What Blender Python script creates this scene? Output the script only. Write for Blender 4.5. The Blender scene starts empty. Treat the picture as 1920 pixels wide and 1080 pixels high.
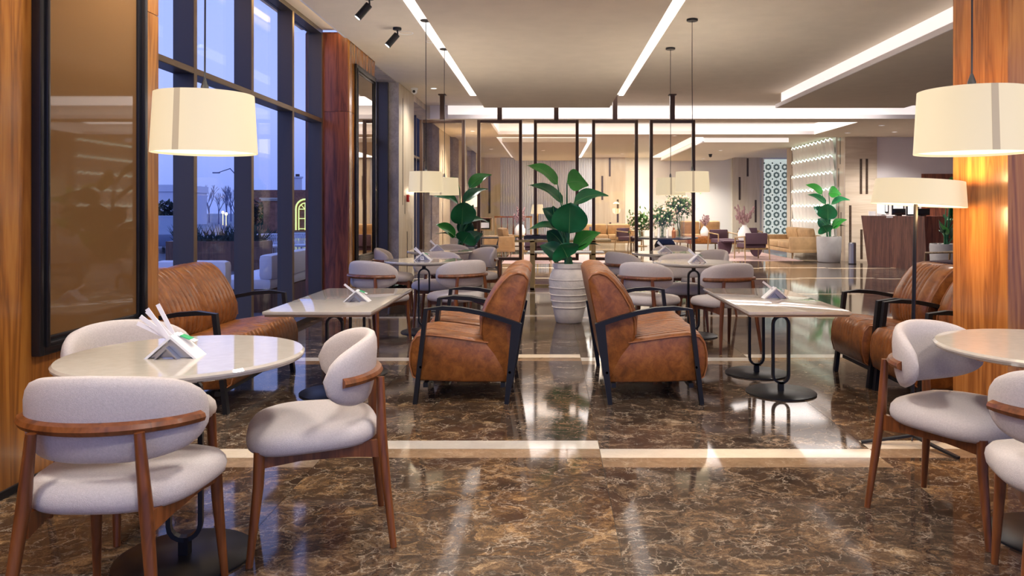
import bpy, bmesh, math, random
from mathutils import Vector, Matrix
random.seed(7)
PI = math.pi
S = bpy.context.scene
COL = S.collection
# ------------------------------------------------------------------ camera, world, exposure
FPX = 1440.0; CH = 1.28; VX = 1031.0; VY = 392.0
cam_d = bpy.data.cameras.new('camera'); cam = bpy.data.objects.new('camera', cam_d); COL.objects.link(cam)
cam.location = (0, 0, CH); cam.rotation_euler = (PI/2, 0, 0)
cam_d.sensor_width = 36; cam_d.lens = FPX*36/1920
cam_d.shift_x = -(VX-960)/1920; cam_d.shift_y = -(540-VY)/1920
cam_d.clip_end = 500; cam_d.clip_start = .05
S.camera = cam
S.view_settings.view_transform = 'Standard'; S.view_settings.look = 'None'
S.view_settings.exposure = 1.07; S.view_settings.gamma = 1; S.view_settings.use_curve_mapping = False
w = bpy.data.worlds.new('dusk'); S.world = w; w.use_nodes = True
wn = w.node_tree; wn.nodes.clear()
wo = wn.nodes.new('ShaderNodeOutputWorld'); wb = wn.nodes.new('ShaderNodeBackground')
tc = wn.nodes.new('ShaderNodeTexCoord'); sx = wn.nodes.new('ShaderNodeSeparateXYZ'); rp = wn.nodes.new('ShaderNodeValToRGB')
wn.links.new(tc.outputs['Generated'], sx.inputs[0]); wn.links.new(sx.outputs['Z'], rp.inputs[0])
e = rp.color_ramp.elements
e[0].position = 0.0; e[0].color = (.19, .27, .72, 1)
e[1].position = 0.6; e[1].color = (.30, .42, .98, 1)
m_ = e.new(.12); m_.color = (.34, .42, .90, 1)
wn.links.new(rp.outputs[0], wb.inputs[0]); wb.inputs[1].default_value = .68
wn.links.new(wb.outputs[0], wo.inputs[0])
K_COVE = .6        # glow of the strips that stand for cove-lit ceiling
K_DOWN = 46.0       # watts of each added recessed fill light
K_LAMP = 8.0
K_UP = 21.0         # watts a lamp throws upwards
K_DOWN_SPREAD = 1.0
#        # watts of each lamp bulb

def at(px, Y): return (px-VX)*Y/FPX                 # X of picture column px at distance Y
def gnd(px, py, z=0.0):                             # point on the plane z seen at px, py
    Y = (CH-z)*FPX/(py-VY); return Vector((at(px, Y), Y, z))
def hz(py, Y): return CH-(py-VY)*Y/FPX              # height seen at py at distance Y

def lamp_light(kind, loc, energy, color, size=.1, rot=None, parent=None, spot=None, shape=None, sy=None):
    d = bpy.data.lights.new('light', kind); d.energy = energy; d.color = color
    if kind == 'AREA':
        d.size = size; d.shape = 'SQUARE' if sy or not shape else shape
        if sy: d.shape = 'RECTANGLE'; d.size_y = sy
    else: d.shadow_soft_size = size
    if spot: d.spot_size = spot; d.spot_blend = .8
    o = bpy.data.objects.new('bulb_light', d); COL.objects.link(o); o.location = loc
    if rot: o.rotation_euler = rot
    if parent: o.parent = parent
    return o
# ------------------------------------------------------------------ materials
def new_mat(name):
    m = bpy.data.materials.new(name); m.use_nodes = True
    nt = m.node_tree; b = nt.nodes['Principled BSDF']; return m, nt, b
def N(nt, t, **kw):
    n = nt.nodes.new('ShaderNode'+t)
    for k, v in kw.items():
        if k.startswith('_'): setattr(n, k[1:], v)
        else: n.inputs[k.replace('_', ' ')].default_value = v
    return n
def ramp(nt, src, stops):
    r = nt.nodes.new('ShaderNodeValToRGB'); el = r.color_ramp.elements
    while len(el) > 1: el.remove(el[0])
    el[0].position = stops[0][0]; el[0].color = (*stops[0][1], 1)
    for p, c in stops[1:]:
        x = el.new(p); x.color = (*c, 1)
    nt.links.new(src, r.inputs[0]); return r
def plain(name, col, rough=.5, metal=0, noise=0, nscale=20, bump=0, bscale=60, spec=.5, coat=0):
    m, nt, b = new_mat(name)
    b.inputs['Roughness'].default_value = rough; b.inputs['Metallic'].default_value = metal
    b.inputs['Base Color'].default_value = (*col, 1)
    b.inputs['Specular IOR Level'].default_value = spec
    if coat: b.inputs['Coat Weight'].default_value = coat; b.inputs['Coat Roughness'].default_value = .08
    t = N(nt, 'TexCoord')
    if noise:
        n = N(nt, 'TexNoise', Scale=nscale, Detail=5.0); nt.links.new(t.outputs['Object'], n.inputs['Vector'])
        lo = tuple(c*(1-noise) for c in col); hi = tuple(min(1, c*(1+noise)) for c in col)
        r = ramp(nt, n.outputs['Fac'], [(.3, lo), (.7, hi)]); nt.links.new(r.outputs[0], b.inputs['Base Color'])
    if bump:
        n2 = N(nt, 'TexNoise', Scale=bscale, Detail=4.0); nt.links.new(t.outputs['Object'], n2.inputs['Vector'])
        bp = N(nt, 'Bump', Strength=bump, Distance=.01); nt.links.new(n2.outputs['Fac'], bp.inputs['Height']); nt.links.new(bp.outputs[0], b.inputs['Normal'])
    return m
def glow(name, col, k):
    m, nt, b = new_mat(name); b.inputs['Base Color'].default_value = (.62, .58, .50, 1)
    b.inputs['Emission Color'].default_value = (*col, 1); b.inputs['Emission Strength'].default_value = k
    return m
def wood(name, dark, mid, light, sc=1.0, rough=.28, coat=.3, axis='Z', rnd=True):
    m, nt, b = new_mat(name)
    t = N(nt, 'TexCoord'); mp = N(nt, 'Mapping'); oi = N(nt, 'ObjectInfo')
    s = {'Z': (9, 9, .7), 'X': (.7, 9, 9), 'Y': (9, .7, 9)}[axis]
    mp.inputs['Scale'].default_value = tuple(v*sc for v in s)
    vm = N(nt, 'VectorMath', _operation='SCALE'); vm.inputs[0].default_value = (13, 7, 5)
    nt.links.new(oi.outputs['Random'], vm.inputs['Scale'])
    va = N(nt, 'VectorMath', _operation='ADD'); nt.links.new(t.outputs['Object'], va.inputs[0]); nt.links.new(vm.outputs[0], va.inputs[1])
    nt.links.new(va.outputs[0], mp.inputs['Vector'])
    n1 = N(nt, 'TexNoise', Scale=1.0, Detail=3.0, Roughness=.6, Distortion=.6); nt.links.new(mp.outputs[0], n1.inputs['Vector'])
    mu = N(nt, 'Math', _operation='MULTIPLY'); nt.links.new(n1.outputs['Fac'], mu.inputs[0]); mu.inputs[1].default_value = 7
    fr = N(nt, 'Math', _operation='PINGPONG'); nt.links.new(mu.outputs[0], fr.inputs[0]); fr.inputs[1].default_value = 1
    mp2 = N(nt, 'Mapping'); mp2.inputs['Scale'].default_value = tuple(v*sc*9 for v in s); nt.links.new(va.outputs[0], mp2.inputs['Vector'])
    n2 = N(nt, 'TexNoise', Scale=1.0, Detail=2.0); nt.links.new(mp2.outputs[0], n2.inputs['Vector'])
    mx = N(nt, 'Mix', _data_type='FLOAT'); mx.inputs[0].default_value = .38
    nt.links.new(fr.outputs[0], mx.inputs[2]); nt.links.new(n2.outputs['Fac'], mx.inputs[3])
    r = ramp(nt, mx.outputs[0], [(.1, dark), (.45, mid), (.85, light)])
    nt.links.new(r.outputs[0], b.inputs['Base Color'])
    b.inputs['Roughness'].default_value = rough; b.inputs['Coat Weight'].default_value = coat; b.inputs['Coat Roughness'].default_value = .12
    bp = N(nt, 'Bump', Strength=.08, Distance=.004); nt.links.new(mx.outputs[0], bp.inputs['Height']); nt.links.new(bp.outputs[0], b.inputs['Normal'])
    return m
def marble(name, stops, vein, veinamt=.8, sc=1.0, rough=.07):
    m, nt, b = new_mat(name)
    t = N(nt, 'TexCoord'); oi = N(nt, 'ObjectInfo'); vm = N(nt, 'VectorMath', _operation='SCALE'); vm.inputs[0].default_value = (31, 17, 0)
    nt.links.new(oi.outputs['Random'], vm.inputs['Scale'])
    va = N(nt, 'VectorMath', _operation='ADD'); nt.links.new(t.outputs['Object'], va.inputs[0]); nt.links.new(vm.outputs[0], va.inputs[1])
    mp = N(nt, 'Mapping'); mp.inputs['Scale'].default_value = (sc*1.25, sc*1.45, sc); nt.links.new(va.outputs[0], mp.inputs['Vector'])
    n0 = N(nt, 'TexNoise', Scale=2.2, Detail=6.0, Roughness=.6); nt.links.new(mp.outputs[0], n0.inputs['Vector'])
    ds = N(nt, 'VectorMath', _operation='MULTIPLY_ADD'); nt.links.new(n0.outputs['Color'], ds.inputs[0]); ds.inputs[1].default_value = (.55, .55, .55); nt.links.new(mp.outputs[0], ds.inputs[2])
    n1 = N(nt, 'TexNoise', Scale=4.0, Detail=14.0, Roughness=.82, Distortion=.9); nt.links.new(ds.outputs[0], n1.inputs['Vector'])
    base = ramp(nt, n1.outputs['Fac'], stops)
    big = N(nt, 'TexNoise', Scale=1.1, Detail=2.0); nt.links.new(mp.outputs[0], big.inputs['Vector'])
    bigr = ramp(nt, big.outputs['Fac'], [(.3, (.6, .62, .68)), (.7, (1.3, 1.2, 1.05))])
    mb = N(nt, 'Mix', _data_type='RGBA', _blend_type='MULTIPLY'); mb.inputs[0].default_value = .75
    nt.links.new(base.outputs[0], mb.inputs[6]); nt.links.new(bigr.outputs[0], mb.inputs[7])
    hs = N(nt, 'HueSaturation'); nt.links.new(mb.outputs[2], hs.inputs['Color'])
    q1 = N(nt, 'MapRange'); q1.inputs[3].default_value = .7; q1.inputs[4].default_value = 1.2; nt.links.new(oi.outputs['Random'], q1.inputs[0]); nt.links.new(q1.outputs[0], hs.inputs['Saturation'])
    q2 = N(nt, 'MapRange'); q2.inputs[3].default_value = .85; q2.inputs[4].default_value = 1.15; nt.links.new(oi.outputs['Random'], q2.inputs[0]); nt.links.new(q2.outputs[0], hs.inputs['Value'])
    out = hs.outputs[0]
    for scl, th, amt in ((2.6, .006, veinamt), (6.0, .012, veinamt*.9), (14, .028, veinamt*.8)):
        v = N(nt, 'TexVoronoi', _feature='DISTANCE_TO_EDGE', Scale=scl); nt.links.new(ds.outputs[0], v.inputs['Vector'])
        rr = ramp(nt, v.outputs['Distance'], [(0, (1, 1, 1)), (th, (.35, .35, .35)), (th*3, (0, 0, 0))])
        nm = N(nt, 'TexNoise', Scale=2.6+scl*.35, Detail=3.0); nt.links.new(mp.outputs[0], nm.inputs['Vector'])
        nr = ramp(nt, nm.outputs['Fac'], [(.46, (0, 0, 0)), (.64, (amt, amt, amt))])
        mu = N(nt, 'Math', _operation='MULTIPLY'); nt.links.new(rr.outputs[0], mu.inputs[0]); nt.links.new(nr.outputs[0], mu.inputs[1])
        mx = N(nt, 'Mix', _data_type='RGBA'); nt.links.new(mu.outputs[0], mx.inputs[0]); nt.links.new(out, mx.inputs[6]); mx.inputs[7].default_value = (*vein, 1)
        out = mx.outputs[2]
    nt.links.new(out, b.inputs['Base Color']); b.inputs['Roughness'].default_value = rough; b.inputs['Specular IOR Level'].default_value = .33
    return m
def leather(name, dark, mid, light):
    m, nt, b = new_mat(name); t = N(nt, 'TexCoord')
    n1 = N(nt, 'TexNoise', Scale=14.0, Detail=8.0, Roughness=.7, Distortion=.4); nt.links.new(t.outputs['Object'], n1.inputs['Vector'])
    r = ramp(nt, n1.outputs['Fac'], [(.32, dark), (.5, mid), (.68, light)]); nt.links.new(r.outputs[0], b.inputs['Base Color'])
    b.inputs['Roughness'].default_value = .36
    n2 = N(nt, 'TexNoise', Scale=90.0, Detail=5.0); nt.links.new(t.outputs['Object'], n2.inputs['Vector'])
    bp = N(nt, 'Bump', Strength=.12, Distance=.003); nt.links.new(n2.outputs['Fac'], bp.inputs['Height']); nt.links.new(bp.outputs[0], b.inputs['Normal'])
    return m
def thin_glass(name, tint=(1, 1, 1), gloss=1.0, rough=0.0):
    m = bpy.data.materials.new(name); m.use_nodes = True; nt = m.node_tree; nt.nodes.clear()
    o = N(nt, 'OutputMaterial'); tr = N(nt, 'BsdfTransparent'); tr.inputs[0].default_value = (*tint, 1)
    gl = N(nt, 'BsdfGlossy'); gl.inputs['Roughness'].default_value = rough
    lw = N(nt, 'LayerWeight'); lw.inputs[0].default_value = .5
    fr = N(nt, 'Math', _operation='POWER'); nt.links.new(lw.outputs['Facing'], fr.inputs[0]); fr.inputs[1].default_value = 4.5
    mu = N(nt, 'Math', _operation='MULTIPLY_ADD'); nt.links.new(fr.outputs[0], mu.inputs[0]); mu.inputs[1].default_value = .8*gloss; mu.inputs[2].default_value = .025*gloss
    mx = N(nt, 'MixShader'); nt.links.new(mu.outputs[0], mx.inputs[0]); nt.links.new(tr.outputs[0], mx.inputs[1]); nt.links.new(gl.outputs[0], mx.inputs[2])
    nt.links.new(mx.outputs[0], o.inputs[0]); return m

M = {}
M['floor'] = marble('emperador_marble', [(.36, (.018, .013, .011)), (.48, (.055, .036, .025)), (.55, (.115, .075, .045)), (.61, (.27, .185, .11)), (.68, (.42, .33, .22))], (.60, .50, .38), .58)
M['floor_tan'] = marble('tan_marble', [(.3, (.16, .10, .05)), (.55, (.30, .19, .10)), (.75, (.45, .32, .18))], (.6, .5, .36), .4)
M['floor_cream'] = marble('cream_marble', [(.3, (.62, .54, .42)), (.7, (.78, .70, .58))], (.85, .8, .7), .2)
M['grout'] = plain('grout', (.05, .04, .03), .6)
M['wood_wall'] = wood('veneer_wall', (.19, .064, .012), (.33, .12, .020), (.43, .175, .030), 1.0, .25, .4)
M['wood_pillar'] = wood('veneer_pillar', (.22, .075, .017), (.37, .14, .03), (.48, .20, .046), 1.1, .25, .4)
M['wood_red'] = wood('veneer_red', (.07, .018, .010), (.17, .045, .022), (.25, .075, .035), 1.3, .3, .3)
M['wood_chair'] = wood('chair_walnut', (.09, .026, .007), (.165, .048, .011), (.23, .072, .018), 1.6, .34, .08)
M['wood_desk'] = wood('desk_walnut', (.055, .02, .012), (.10, .04, .024), (.15, .062, .036), 1.2, .35, .1)
M['wood_screen'] = plain('screen_bronze_wood', (.075, .038, .024), .35, .2)
M['wood_light'] = wood('oak', (.16, .09, .03), (.28, .17, .07), (.36, .23, .11), 1.5, .4, .1)
M['fabric'] = plain('grey_fabric', (.55, .495, .465), .95, 0, .08, 160, .3, 420, .2)
M['leather'] = leather('tan_leather', (.13, .040, .009), (.25, .082, .016), (.37, .135, .030))
M['leather_tan'] = plain('camel_leather', (.40, .25, .12), .5, 0, .15, 8)
M['leather_seam'] = plain('seam', (.33, .13, .05), .5)
M['black'] = plain('black_metal', (.016, .017, .02), .38, .4, 0, 0, 0)
M['blackframe'] = plain('black_lacquer', (.012, .012, .014), .22)
M['stone_top'] = plain('cream_stone_top', (.50, .455, .385), .045, 0, .05, 30, 0, 60, .8)
M['top_edge'] = plain('top_underside', (.30, .19, .11), .5)
M['ceil'] = plain('ceiling_paint', (.70, .62, .52), .9, 0, .03, 5)
M['ceil_panel'] = plain('ceiling_panel_paint', (.62, .54, .44), .9, 0, .03, 5)
M['ceil_far'] = plain('ceiling_far_paint', (.64, .58, .49), .9)
M['white'] = plain('white_paint', (.78, .75, .72), .6)
M['lip'] = plain('cove_lip_paint', (.80, .76, .76), .7)
M['cove'] = glow('lit_ceiling_glow', (1, .93, .90), K_COVE)  # glowing surface in place of ceiling lit by hidden cove strips
M['cove_soft'] = glow('cove_face_glow', (1, .90, .88), .40)  # cove face made to glow, standing for light washed over it
M['cove_warm'] = glow('warm_led', (1, .66, .26), 5)
M['mull'] = plain('anodised_frame', (.085, .075, .075), .4, .6)
M['bronze'] = plain('bronze_trim', (.20, .14, .09), .35, .7)
M['glass'] = thin_glass('window_glass', (.98, .99, 1), .38)
M['glass_bronze'] = thin_glass('bronze_glass', (.90, .86, .81), 1.1)
M['glass_clear'] = thin_glass('clear_glass', (.93, .95, .94), 1.0)
M['stone_rough'] = marble('travertine_rough', [(.3, (.30, .23, .18)), (.5, (.48, .41, .34)), (.7, (.62, .55, .48))], (.6, .55, .5), .3, 2.2, .5)
M['stone'] = wood('travertine', (.50, .42, .30), (.55, .47, .345), (.60, .52, .39), .35, .25, .2)
M['stone_h'] = wood('travertine_horizontal', (.46, .37, .28), (.52, .43, .33), (.58, .49, .39), .5, .3, .1, 'X')
M['stone_y'] = wood('travertine_side', (.48, .39, .30), (.53, .44, .34), (.58, .49, .39), .4, .3, .1, 'Z')
M['slot'] = plain('dark_emperador_inlay', (.06, .038, .026), .3, 0, .4, 30)
M['brass'] = plain('brass', (.55, .40, .14), .32, .5)
M['shade'] = glow('linen_shade', (1.0, .80, .48), .30); M['shade'].node_tree.nodes['Principled BSDF'].inputs['Base Color'].default_value = (.42, .37, .27, 1)
M['shade_band'] = glow('shade_seam', (.80, .62, .40), .20); M['shade_band'].node_tree.nodes['Principled BSDF'].inputs['Base Color'].default_value = (.3, .24, .16, 1)
M['shade_in'] = glow('shade_lining', (1.0, .86, .62), .7)
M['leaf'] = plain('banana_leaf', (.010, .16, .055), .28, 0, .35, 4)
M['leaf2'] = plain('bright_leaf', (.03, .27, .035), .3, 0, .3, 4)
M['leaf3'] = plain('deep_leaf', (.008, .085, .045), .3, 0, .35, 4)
M['stem'] = plain('leaf_stem', (.035, .17, .07), .4)
M['midrib'] = plain('leaf_midrib', (.16, .36, .12), .4)
M['soil'] = plain('soil', (.09, .05, .03), .9, 0, .5, 50, .6, 60)
M['pot_white'] = plain('whitewashed_clay', (.76, .70, .62), .75, 0, .14, 9, .3, 40)
M['pot_grey'] = plain('grey_concrete_pot', (.40, .38, .37), .8, 0, .1, 6)
M['metal_grey'] = plain('brushed_steel', (.42, .42, .44), .3, .85)
M['paper'] = plain('white_paper', (.82, .80, .82), .7)
M['green_print'] = plain('green_print', (.02, .35, .12), .6)
M['white_plastic'] = plain('white_plastic', (.8, .8, .8), .4)
M['purple'] = plain('plum_velvet', (.075, .035, .05), .8)
M['dark'] = plain('dark_lacquer', (.02, .018, .022), .3)
M['rug'] = plain('pink_rug', (.36, .24, .22), .95, 0, .25, 12)
M['plaster'] = plain('white_wall_paint', (.72, .70, .64), .8)
M['plaster_l'] = plain('lavender_grey_paint', (.66, .61, .62), .8)
M['flute'] = plain('fluted_panel_paint', (.62, .63, .68), .5)
M['mirror'] = plain('bronze_mirror', (.17, .088, .034), .03, .0, 0, 0, 0, 60, .22)  # brown of a reflected wall painted in as base colour
M['mirror2'] = plain('silver_mirror', (.36, .30, .25), .02, 1.0)
M['red'] = plain('red_plastic', (.5, .02, .015), .4)
M['blossom'] = plain('blossom', (.75, .62, .5), .8, 0, .2, 90)
M['blossom_p'] = plain('dried_blossom', (.36, .22, .22), .9)
M['foliage'] = plain('cut_foliage', (.10, .22, .06), .6, 0, .4, 30)
M['brick'] = plain('red_brick', (.20, .085, .06), .9, 0, .3, 8)
M['terrace'] = plain('wet_terrace', (.17, .19, .25), .15, 0, .3, 1.5)
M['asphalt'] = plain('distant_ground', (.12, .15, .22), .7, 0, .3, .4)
M['arch'] = glow('arch_light', (.75, .9, .12), .5)
M['street'] = glow('street_glow', (1.0, .65, .2), 2.0)
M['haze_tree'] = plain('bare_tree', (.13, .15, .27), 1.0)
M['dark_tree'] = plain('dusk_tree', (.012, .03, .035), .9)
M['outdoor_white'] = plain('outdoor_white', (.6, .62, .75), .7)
M['car'] = plain('car_paint', (.10, .14, .25), .3)
M['spot_face'] = glow('spot_lens', (.9, .97, 1), 1.5)
M['down_face'] = glow('downlight_lens', (1, .93, .85), 1.2)
M['scale_light'] = glow('scale_light', (.80, 1.0, .82), 2.0)
M['lattice'] = glow('lattice_backing', (.74, .90, .82), .26)
M['lattice_hole'] = plain('lattice_hole', (.05, .11, .09), .8)
M['screen'] = plain('monitor', (.01, .01, .012), .2)
M['amber'] = plain('amber_liquid', (.35, .13, .03), .3)
M['blue'] = plain('blue_cover', (.10, .16, .55), .5)
# ------------------------------------------------------------------ mesh builder
class MB:
    def __init__(s): s.v = []; s.f = []
    def add(s, vs, fs):
        k = len(s.v); s.v += [tuple(p) for p in vs]; s.f += [tuple(i+k for i in f) for f in fs]; return s
    def box(s, x0, x1, y0, y1, z0, z1, rot=None):
        vs = [Vector((x, y, z)) for z in (z0, z1) for y in (y0, y1) for x in (x0, x1)]
        if rot is not None:
            c = Vector(((x0+x1)/2, (y0+y1)/2, (z0+z1)/2)); vs = [c+rot@(p-c) for p in vs]
        return s.add(vs, [(0, 2, 3, 1), (4, 5, 7, 6), (0, 1, 5, 4), (2, 6, 7, 3), (0, 4, 6, 2), (1, 3, 7, 5)])
    def rings(s, rings, closed=False, caps=True):
        n = len(rings[0]); k = len(s.v); m = len(rings)
        for r in rings: s.v += [tuple(p) for p in r]
        for i in range(m if closed else m-1):
            a = k+i*n; b = k+((i+1) % m)*n
            for j in range(n):
                s.f.append((a+j, a+(j+1) % n, b+(j+1) % n, b+j))
        if caps and not closed:
            s.f.append(tuple(k+j for j in reversed(range(n)))); s.f.append(tuple(k+(m-1)*n+j for j in range(n)))
        return s
    def lathe(s, prof, n=32, c=(0, 0, 0), caps=True, sx=1, sy=1):
        return s.rings([[(c[0]+r*sx*math.cos(2*PI*j/n), c[1]+r*sy*math.sin(2*PI*j/n), c[2]+z) for j in range(n)] for r, z in prof], caps=caps)
    def tube(s, pts, r, n=8, closed=False, flat=None, up=None):
        pts = [Vector(p) for p in pts]; m = len(pts); rs = r if isinstance(r, (list, tuple)) else [r]*m
        rings = []; u = None
        for i, p in enumerate(pts):
            if closed: d = pts[(i+1) % m]-pts[i-1]
            else: d = pts[min(i+1, m-1)]-pts[max(i-1, 0)]
            if d.length < 1e-9: d = Vector((0, 0, 1))
            d.normalize()
            if up is not None: u = Vector(up)
            elif u is None: u = Vector((0, 0, 1)) if abs(d.z) < .9 else Vector((1, 0, 0))
            a = u-d*u.dot(d)
            if a.length < 1e-6: a = d.orthogonal()
            a.normalize(); b = d.cross(a)
            if up is None: u = a
            if flat:                                  # rectangular section, mitred
                k = 1.0
                if 0 < i < m-1:
                    d1 = (pts[i]-pts[i-1]).normalized(); k = 1/max(.35, d1.dot(d))
                h, t = flat
                rings.append([p+a*h/2*sa+b*t/2*sb*k for sa, sb in ((1, 1), (-1, 1), (-1, -1), (1, -1))])
            else: rings.append([p+(a*math.cos(2*PI*j/n)+b*math.sin(2*PI*j/n))*rs[i] for j in range(n)])
        return s.rings(rings, closed)
    def ball(s, c, r, n=8, m=6, sz=1):
        return s.lathe([(max(1e-4, r*math.sin(PI*i/m)), -r*sz*math.cos(PI*i/m)) for i in range(m+1)], n, c)
    def build(s, name, mat, parent=None, smooth=False, bevel=0, angle=35, loc=None):
        me = bpy.data.meshes.new(name); me.from_pydata(s.v, [], s.f); me.validate()
        bm = bmesh.new(); bm.from_mesh(me)
        bmesh.ops.recalc_face_normals(bm, faces=bm.faces[:])
        if bevel:
            bmesh.ops.bevel(bm, geom=[e for e in bm.edges if e.calc_face_angle(0) > .6], offset=bevel, segments=2, affect='EDGES', profile=.6, clamp_overlap=True)
        bm.to_mesh(me); bm.free()
        if smooth or bevel:
            me.shade_smooth(); me.set_sharp_from_angle(angle=math.radians(angle))
        me.materials.append(M[mat] if isinstance(mat, str) else mat)
        o = bpy.data.objects.new(name, me); COL.objects.link(o)
        if loc is not None: o.location = loc
        if parent: o.parent = parent
        return o
def B(*a, **k): return MB().box(*a, **k)
def thing(name, label, cat, loc=(0, 0, 0), rz=0, group=None):
    o = bpy.data.objects.new(name, None); COL.objects.link(o); o.empty_display_size = .1
    o.location = loc; o.rotation_euler = (0, 0, rz); o['label'] = label; o['category'] = cat
    if group: o['group'] = group
    return o
def tag(o, label, cat, group=None):
    o['label'] = label; o['category'] = cat
    if group: o['group'] = group
    return o
def struct(o, label=None, cat=None):
    o['kind'] = 'structure'
    if label: o['label'] = label
    if cat: o['category'] = cat
    return o
def sempty(name, label, cat=None, loc=(0, 0, 0)):
    o = bpy.data.objects.new(name, None); COL.objects.link(o); o.location = loc; o['kind'] = 'structure'; o['label'] = label
    if cat: o['category'] = cat
    return o
def dup(root, loc, rz, label, group=None):
    r = root.copy(); COL.objects.link(r); r.location = loc; r.rotation_euler = (0, 0, rz); r['label'] = label
    if group: r['group'] = group
    for ch in list(root.children):
        c = ch.copy(); COL.objects.link(c); c.parent = r
        for g in list(ch.children):
            d = g.copy(); COL.objects.link(d); d.parent = c
    return r
def clone(o, loc, parent, rz=None):
    c = o.copy(); COL.objects.link(c); c.parent = parent; c.location = loc
    if rz is not None: c.rotation_euler = (0, 0, rz)
    return c
# ================================================================== THE SETTING
LX = -2.42; WX = -2.74; CZ = 3.31; PZ = 3.05; FY = 27.5; SX = 7.25; RY = 18.9
# ---- floor: slabs with cream and tan strips
floor = MB().box(-3.2, 11.5, -1.2, 27.8, -.12, -.008).build('floor', 'grout'); struct(floor, 'polished dark brown veined marble floor with cream strips', 'floor')
cols = [(-3.2, -2.615), (-2.615, -1.175), (-1.175, .265), (.265, 1.705), (1.705, 3.145), (3.145, 4.585), (4.585, 6.025), (6.025, 7.465), (7.465, 8.905), (8.905, 11.5)]
G = .0022; cache = {}; far = {'floor': MB(), 'floor_cream': MB(), 'floor_tan': MB()}; ntile = 0
for ci, (x0, x1) in enumerate(cols):
    off = 0 if ci % 2 == 0 else -.147
    for r in range(-1, 12):
        ys = 4.247+2.52*r+off                      # far edge of the cream strip
        segs = [('floor_cream', ys-.147, ys, 'cream_strip'), ('floor_tan', ys-.294, ys-.147, 'tan_strip')]
        y0 = ys; y1 = ys+2.52-.294; ym = (y0+y1)/2
        segs += [('floor', y0, ym, 'marble_slab'), ('floor', ym, y1, 'marble_slab')]
        for mt, a, b, nm in segs:
            a = max(a, -1.2); b = min(b, 27.8)
            if b-a < .03: continue
            if a < 12.8 and x0 < 6.1 and ntile < 290:
                key = (mt, round(x1-x0, 3), round(b-a, 3))
                cx, cy = (x0+x1)/2, (a+b)/2; hw, hh = (x1-x0)/2-G/2, (b-a)/2-G/2
                if key not in cache:
                    cache[key] = B(-hw, hw, -hh, hh, -.012, 0).build(nm, mt, floor, loc=(cx, cy, 0))
                else: clone(cache[key], (cx, cy, 0), floor)
                ntile += 1
            else: far[mt].box(x0+G/2, x1-G/2, a+G/2, b-G/2, -.012, 0)
for mt, nm in (('floor', 'distant_slabs'), ('floor_cream', 'distant_cream_strips'), ('floor_tan', 'distant_tan_strips')):
    far[mt].build(nm, mt, floor)['kind'] = 'stuff'
down_later = []
# ---- ceilings
ceiling = MB().box(LX+.01, 11.5, -1.2, 15.05, CZ, CZ+.1).build('ceiling', 'ceil'); struct(ceiling, 'warm grey main ceiling over the cafe', 'ceiling')
B(LX-.03, LX+.01, 10.62, 15.05, CZ+.001, CZ+.1).build('ceiling_edge', 'ceil', ceiling)
def trim(i, mb, mat, label, parent=None, name='trim'):
    o = mb.build('%s_%d' % (name, i), mat, parent); return struct(o, label, 'trim')
t1 = trim(1, B(-1.145, 1.04, -1.2, 13.4, PZ, CZ), 'ceil_panel', 'dropped taupe ceiling panel between two light slots')
B(-1.42, -1.146, -1.2, 13.7, CZ-.012, CZ-.002).build('lit_ceiling_strip', 'cove', t1)  # glowing strip laid on the ceiling where the cove light falls
B(1.041, 1.31, -1.2, 13.7, CZ-.012, CZ-.002).build('lit_ceiling_strip', 'cove', t1)
B(-1.42, 1.31, 13.41, 13.55, CZ-.012, CZ-.002).build('lit_ceiling_strip', 'cove', t1)
t2 = trim(2, B(4.05, 6.12, -1.2, 13.35, PZ+.03, CZ), 'ceil_panel', 'dropped taupe ceiling panel on the right with a bright cove side')
B(3.97, 6.2, -1.2, 13.45, PZ, PZ+.03).build('panel_board', 'ceil_panel', t2)
B(3.95, 3.9695, -1.2, 13.45, PZ, PZ+.065).build('cove_lip', 'lip', t2)
B(4.035, 4.049, -1.2, 13.4, PZ+.032, CZ-.001).build('cove_light', 'cove_soft', t2)  # the face itself emits; no hidden strip lights it
B(6.125, 6.3, -1.2, 13.6, CZ-.012, CZ-.002).build('lit_ceiling_strip', 'cove', t2)
# bulkhead and far ceilings
mb = MB(); TX0, TX1, TY0, TY1 = -1.22, 6.28, 15.64, 18.2
mb.box(LX, 11.5, 15.07, TY0, PZ, CZ+.02); mb.box(LX, TX0, TY0, TY1, PZ, CZ+.02); mb.box(TX1, 11.5, TY0, TY1, PZ, CZ+.02); mb.box(LX, 11.5, TY1, RY, PZ, CZ+.02)
mb.box(TX0, TX1, TY0, TY1, CZ, CZ+.05)
t3 = trim(3, mb, 'ceil_panel', 'dropped bulkhead across the hall with lit recess')
B(-2.0, 11.5, 15.04, 15.07, PZ, PZ+.08).build('cove_lip', 'lip', t3)
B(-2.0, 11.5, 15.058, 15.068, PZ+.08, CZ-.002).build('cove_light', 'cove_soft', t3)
B(-2.35, -2.0, 15.058, 15.068, PZ, CZ-.002).build('end_panel', 'lip', t3)
B(TX0, TX1, TY1-.02, TY1-.001, PZ, PZ+.08).build('cove_lip', 'lip', t3)
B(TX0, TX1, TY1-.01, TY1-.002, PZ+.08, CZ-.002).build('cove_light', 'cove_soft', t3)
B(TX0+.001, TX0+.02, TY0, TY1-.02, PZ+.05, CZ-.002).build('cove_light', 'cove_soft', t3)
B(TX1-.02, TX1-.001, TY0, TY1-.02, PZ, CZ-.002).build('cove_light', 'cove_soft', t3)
B(TX0+.02, TX1-.02, TY0+.01, TY0+.5, CZ-.012, CZ-.002).build('lit_ceiling_strip', 'cove', t3)
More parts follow.
